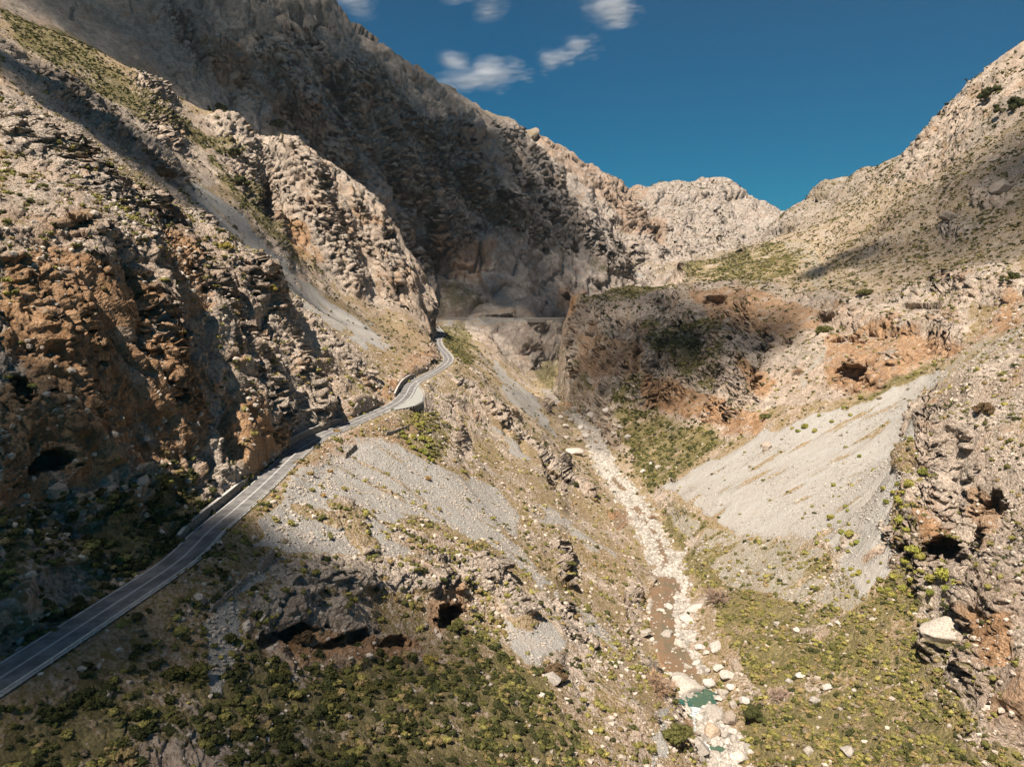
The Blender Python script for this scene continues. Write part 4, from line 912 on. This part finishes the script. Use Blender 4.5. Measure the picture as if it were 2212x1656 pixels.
auto(30, ((U_ < 1230) & (U_ > 740) & (V_ > 1420) & (V_ < 1600)).astype(F32), DB + TB[2:], .9, 1.8, 'dense green bush on the flat below the overhang', 'green bushes below the overhang')
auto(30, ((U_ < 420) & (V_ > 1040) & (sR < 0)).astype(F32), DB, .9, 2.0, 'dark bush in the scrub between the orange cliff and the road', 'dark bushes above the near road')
auto(30, ((U_ > 980) & (U_ < 1400) & (V_ > 1080) & (V_ < 1330) & (dS > 20)).astype(F32), TB, .8, 1.6, 'tawny bush on the sunny slope left of the stream', 'tawny bushes left of the stream')
# larger shrubs and small trees: stem and crown
def tube(path, r0, r1, seg=5):
    path = np.array(path); k = len(path); V, Fq = [], []
    for i, p in enumerate(path):
        r = r0 + (r1-r0)*i/(k-1); d_ = path[min(i+1, k-1)] - path[max(i-1, 0)]; d_ = d_/max(np.linalg.norm(d_), 1e-6)
        a_ = np.cross(d_, [0.3, .9, .1]); a_ /= np.linalg.norm(a_); b_ = np.cross(d_, a_)
        for j in range(seg): V.append(p + r*(math.cos(6.283*j/seg)*a_ + math.sin(6.283*j/seg)*b_))
    for i in range(k-1):
        for j in range(seg): Fq.append((i*seg+j, i*seg+(j+1) % seg, (i+1)*seg+(j+1) % seg)); Fq.append((i*seg+j, (i+1)*seg+(j+1) % seg, (i+1)*seg+j))
    return np.array(V), np.array(Fq)
def merge(parts):
    o = 0; Vs, Fs = [], []
    for v, f in parts: Vs.append(v); Fs.append(f + o); o += len(v)
    return np.concatenate(Vs), np.concatenate(Fs)
def twigs(rg_, n1, bare, R=1.0):
    limbs, fine, tips = [], [], []
    for i in range(n1):
        a = rg_.random()*6.28; e_ = .5 + .9*rg_.random(); d1 = np.array([math.cos(a)*math.cos(e_), math.sin(a)*math.cos(e_), math.sin(e_)]); L1 = R*(.45 + .3*rg_.random())
        p = [np.zeros(3), d1*L1*.5 + rg_.normal(size=3)*.03, d1*L1]; limbs.append(tube(p, .035*R, .018*R, 4))
        for j in range(5 if bare else 3):
            d2 = d1 + rg_.normal(size=3)*.55; d2[2] = abs(d2[2])*.8; d2 /= np.linalg.norm(d2); s0 = d1*L1*(.4 + .6*rg_.random()); e2 = s0 + d2*R*(.3 + .2*rg_.random()); limbs.append(tube([s0, (s0+e2)/2 + rg_.normal(size=3)*.02, e2], .016*R, .008*R, 3)); tips.append(e2)
            if bare:
                for q in range(9):
                    d3 = d2 + rg_.normal(size=3)*.7; d3 /= np.linalg.norm(d3); s1 = s0 + (e2-s0)*(.3 + .7*rg_.random()); fine.append(tube([s1, s1 + d3*R*(.15 + .15*rg_.random())], .009*R, .004*R, 3))
    return limbs, fine, tips
M_BARK = plain('bark', (.16, .12, .09), (.26, .21, .17), 4)
def tree_protos(seed, tint, bare):
    rg_ = np.random.default_rng(seed); limbs, fine, tips = twigs(rg_, 16 if bare else 8, bare)
    if bare: crown = merge(fine)
    else:
        P_ = []
        for k, tpt in enumerate(tips):
            v, f = bush_proto(seed*31 + k, 90, 1, .85); P_.append((v*(.24 + .14*rg_.random()) + tpt*[1, 1, .8], f))
        crown = merge(P_)
    tr = proto_mesh('stems', merge(limbs), (.2, .16, .12), M_BARK, True); cr = proto_mesh('crown', crown, tint, M_PL, False); return tr, cr
TP = {'dark': [tree_protos(s, (.05,.055,.02), False) for s in (1, 2)], 'olive': [tree_protos(s, (.10,.10,.035), False) for s in (3, 4)], 'yellow': [tree_protos(5, (.27,.22,.06), False)], 'brown': [tree_protos(6, (.11,.075,.045), False)],
      'bare': [tree_protos(7, (.40,.27,.19), True), tree_protos(8, (.36,.27,.22), True)], 'pink': [tree_protos(9, (.46,.34,.30), True)]}
def shrub(kind, u, v, rpx, label, name='shrub', cat='shrub', group=None):
    g = ground(u, v)
    if g is None: print('no ground', u, v); return
    r = rpx*np.linalg.norm(g)/FPX; e = empty(name, (g[0], g[1], g[2] + CAMZ - .1*r), label=label, cat=cat, group=group); e.scale = (r*1.05,)*3; e.rotation_euler = (0, 0, rr.random()*6.28)
    tr, cr = TP[kind][int(rr.integers(len(TP[kind])))]
    for nm, me_ in (('stems', tr), ('crown', cr)):
        o = bpy.data.objects.new(nm, me_); link(o); o.parent = e
shrub('dark', 515, 410, 24, 'large dark green shrub growing just left of the tall cave', 'tree', 'tree')
shrub('dark', 478, 335, 14, 'dark shrub at the upper left edge of the pale cave buttress')
shrub('dark', 500, 340, 16, 'dark shrub tucked against the pale cave buttress')
shrub('dark', 465, 245, 20, 'dark shrub on the crest above the cave buttress')
shrub('dark', 590, 285, 20, 'dark low shrub behind the top of the pale cave buttress')
shrub('brown', 350, 385, 24, 'brownish dark shrub at the head of the grey scree gully')
shrub('yellow', 482, 553, 20, 'golden-yellow round shrub on the sunlit left crag')
shrub('yellow', 563, 640, 13, 'yellowish shrub at the edge of the scree gully')
shrub('dark', 1492, 745, 18, 'dark round shrub on the green shelf above the orange canyon cliff')
shrub('olive', 1777, 720, 19, 'olive tree below the small cave at the head of the thin gully', 'tree', 'tree')
shrub('olive', 1865, 640, 15, 'lone dark shrub on the pale rocks of the right mountain')
shrub('dark', 2135, 218, 22, 'large dark shrub high up near the right skyline')
shrub('dark', 2178, 245, 26, 'wide dark shrub close to the picture edge under the right skyline')
shrub('dark', 2195, 632, 20, 'dark shrub on the ledge above the right scree top')
shrub('bare', 1725, 812, 14, 'thin leafless bush near the foot of the right rock band')
shrub('brown', 1205, 1462, 32, 'big dark brown bush below the small grey scree tongue')
shrub('bare', 1547, 1300, 36, 'wide leafless reddish bush on the right bank of the shingle', 'bare_shrub')
shrub('bare', 1412, 1500, 40, 'tall leafless reddish bush on the left bank opposite the huge boulder', 'bare_shrub')
shrub('pink', 1683, 1510, 24, 'pinkish leafless bush on the right bank below the green slope', 'bare_shrub')
shrub('bare', 1470, 1590, 26, 'sprawling leafless bush on the left bank below the huge boulder', 'bare_shrub')
shrub('olive', 1440, 1610, 34, 'dense green bush left of the lower white water')
shrub('dark', 1640, 1550, 28, 'dense green bush right of the lower boulders')
shrub('olive', 1650, 905, 14, 'olive shrub where the orange rocks meet the scree')
shrub('brown', 2120, 890, 22, 'brown shrub in a hollow of the right cliff top')
shrub('olive', 1216, 1232, 11, 'round green bush beside a small dark outcrop on the left slope')
shrub('dark', 2065, 1320, 22, 'dark bare-stemmed shrub in the gap beside the right cliff')
shrub('olive', 740, 1398, 16, 'green shrub at the mouth of the low overhang')
shrub('yellow', 930, 1430, 18, 'yellow-green bush below the right end of the overhang')
shrub('olive', 985, 1360, 20, 'olive bush inside the dark hollow of the overhang')
shrub('olive', 445, 1445, 24, 'dark bushy shrub between the road and the rubble')
shrub('brown', 655, 1385, 24, 'dark shrub hanging over the left end of the overhang')
shrub('bare', 1410, 1120, 12, 'small leafless bush on the right bank of the upper stream')
shrub('dark', 1240, 1050, 10, 'dark bush at the foot of the rock rib by the stream')
# ------------------------------------------------------------------ clouds
def cloud_mat(name, a0, sc, str_, n0=.36, n1=.66, lo=0.0):
    t = NT(name); lw = t.n.new('ShaderNodeLayerWeight'); lw.inputs[0].default_value = .5
    n = t.noise(sc, 6, .6, vec=t.scl(t.geo, str_)); f = t.math('SUBTRACT', 1, lw.outputs['Facing'])
    a = t.math('MULTIPLY', t.math('POWER', f, 1.6), t.math('MULTIPLY', t.rng(n, n0, n1, lo, 1.0), a0), clamp=True)
    t.color((.92, .93, .95)); t.bsdf.inputs['Specular IOR Level'].default_value = 0; t.lk(a, t.bsdf.inputs['Alpha']); return t.m
MC_SKY = cloud_mat('thin_cloud', .038, .003, (.7, .8, 1), .35, .7, .3); MC_SH = cloud_mat('broken_cloud', .42, .02, (1, 1, 1)); MC_SH3 = cloud_mat('dimming_veil', .075, .008, (1, 1, 1), .3, .55, .4); MC_SH2 = cloud_mat('heavy_cloud', .175, .008, (1, 1, 1), .3, .55, .4)
def cloud(center, ext, n_, mat, seed, label, flat=.3):
    rg_ = np.random.default_rng(seed); v, f = ico(4); Ps = []
    for k in range(n_):
        q = rg_.normal(size=3)*.38; q = np.clip(q, -.7, .7); s = (.38 + .3*rg_.random())
        w = v*(1 + .18*fbm(v + k*3.1 + seed, .7, 3)[:, None]); Ps.append((w*np.array([s, s, s*(.6 if flat > .2 else flat*2)])*ext + q*ext, f))
    V, Fq = merge(Ps); me = mesh_np('cloud', V, Fq, True); me.materials.append(mat); o = bpy.data.objects.new('cloud', me); o.location = center; link(o); prop(o, None, label, 'cloud', None); return o
def sky_pt(u, v, dist): r = np.array(ray(u, v)); return Vector(r/np.linalg.norm(r)*dist) + Vector((0, 0, CAMZ))
def wisp(center, ext, n_, pr, seed, label):
    rg_ = np.random.default_rng(seed); v, f = ico(3); Ps = []
    for s_ in range(4):                           # filaments combed out by the wind
        q0 = np.clip(rg_.normal(size=3)*np.array([.45, .5, .45]), -.8, .8); dr = np.array([.5 + .5*rg_.random(), .2*rg_.normal(), .15 + .6*rg_.random()]); L_ = .4 + .8*rg_.random()
        for k in range(n_//4):
            u_ = k/(n_//4); q = q0 + dr*L_*(u_ - .4) + rg_.normal(size=3)*np.array([.10, .2, .13])*(1 + u_); q[2] -= .25*u_*u_; s = pr*(1.15 - .75*u_)*(.6 + .7*rg_.random())
            Ps.append((v*np.array([1.6, 1.2, .9])*s + q*ext, f))
    V, Fq = merge(Ps); me = mesh_np('cloud', V, Fq, True); me.materials.append(MC_SKY); o = bpy.data.objects.new('cloud', me); o.location = center; link(o); prop(o, None, label, 'cloud', None)
wisp(sky_pt(1010, 172, 7500), np.array([470, 300, 170]), 150, 82, 1, 'white wispy cloud just above the left ridge')
wisp(sky_pt(975, 135, 7600), np.array([150, 150, 60]), 48, 66, 2, 'small white puff at the upper left edge of the ridge cloud')
wisp(sky_pt(1190, 118, 8200), np.array([380, 200, 150]), 79, 66, 3, 'small thin wisp of cloud in the middle of the sky')
wisp(sky_pt(1325, 25, 8200), np.array([420, 300, 110]), 110, 82, 4, 'faint flat cloud cut by the top edge right of centre')
wisp(sky_pt(800, 5, 7600), np.array([330, 250, 90]), 79, 77, 5, 'faint cloud cut by the top edge above the ridge')
wisp(sky_pt(1020, 3, 8000), np.array([350, 250, 60]), 66, 66, 6, 'very faint cloud strip at the top edge')
def shade_cloud(x, y, z, rx, ry, n_, seed, label, top=1350.0, mat=None):
    s = (top - z)/sun_dir.z; c = Vector((x, y, z)) + sun_dir*s + Vector((0, 0, CAMZ))
    return cloud(c, np.array([rx, ry, 40.0]), n_, mat or MC_SH, seed, label, .3)
shade_cloud(-118, 135, -75, 95, 110, 18, 21, 'broken cloud overhead shading the near left slope', mat=MC_SH)
shade_cloud(-15, 140, -130, 80, 60, 9, 31, 'thin cloud added overhead out of view to darken the scrub at the bottom')  # unseen cloud, added only to darken the foreground scrub
shade_cloud(165, 165, -150, 55, 34, 9, 22, 'small cloud overhead shading the lower right slope')
shade_cloud(180, 940, -60, 180, 230, 24, 23, 'cloud overhead shading the canyon cliffs', mat=MC_SH2)
shade_cloud(440, 960, 30, 55, 80, 8, 24, 'small cloud overhead shading a patch of the right mountain')
shade_cloud(600, 900, 120, 260, 330, 24, 32, 'thin wide cloud added overhead out of view to dim the right mountain', mat=MC_SH3)  # out-of-view veil put in to tone down light on the right mountain
shade_cloud(-350, 600, 120, 130, 90, 12, 25, 'cloud overhead shading the left crest')
shade_cloud(-500, 1540, 230, 440, 380, 30, 26, 'large cloud overhead shading the upper far mountain face', mat=MC_SH2)
shade_cloud(-120, 1780, 230, 360, 330, 26, 28, 'large cloud overhead shading the middle of the far mountain', mat=MC_SH2)
shade_cloud(60, 1540, 0, 240, 200, 16, 27, 'cloud overhead shading the foot of the far mountain', mat=MC_SH2)
hz = NT('haze_air'); hz.n.remove(hz.bsdf); pv = hz.n.new('ShaderNodeVolumePrincipled'); pv.inputs['Color'].default_value = (.80, .88, .95, 1); pv.inputs['Density'].default_value = .000016; pv.inputs['Anisotropy'].default_value = .2
hz.lk(pv.outputs[0], hz.n['Material Output'].inputs['Volume'])
zb, zt = float(Pd[:, 2].min()) + CAMZ - 30, float(Pd[:, 2].max()) + CAMZ + 20
hb = obj('haze', [(x, y, z) for z in (zb, zt) for x, y in ((-2200, -400), (2200, -400), (2200, 3400), (-2200, 3400))], BOXF, hz.m, off=False); prop(hb, 'stuff')
print('done', time.time()-T00)
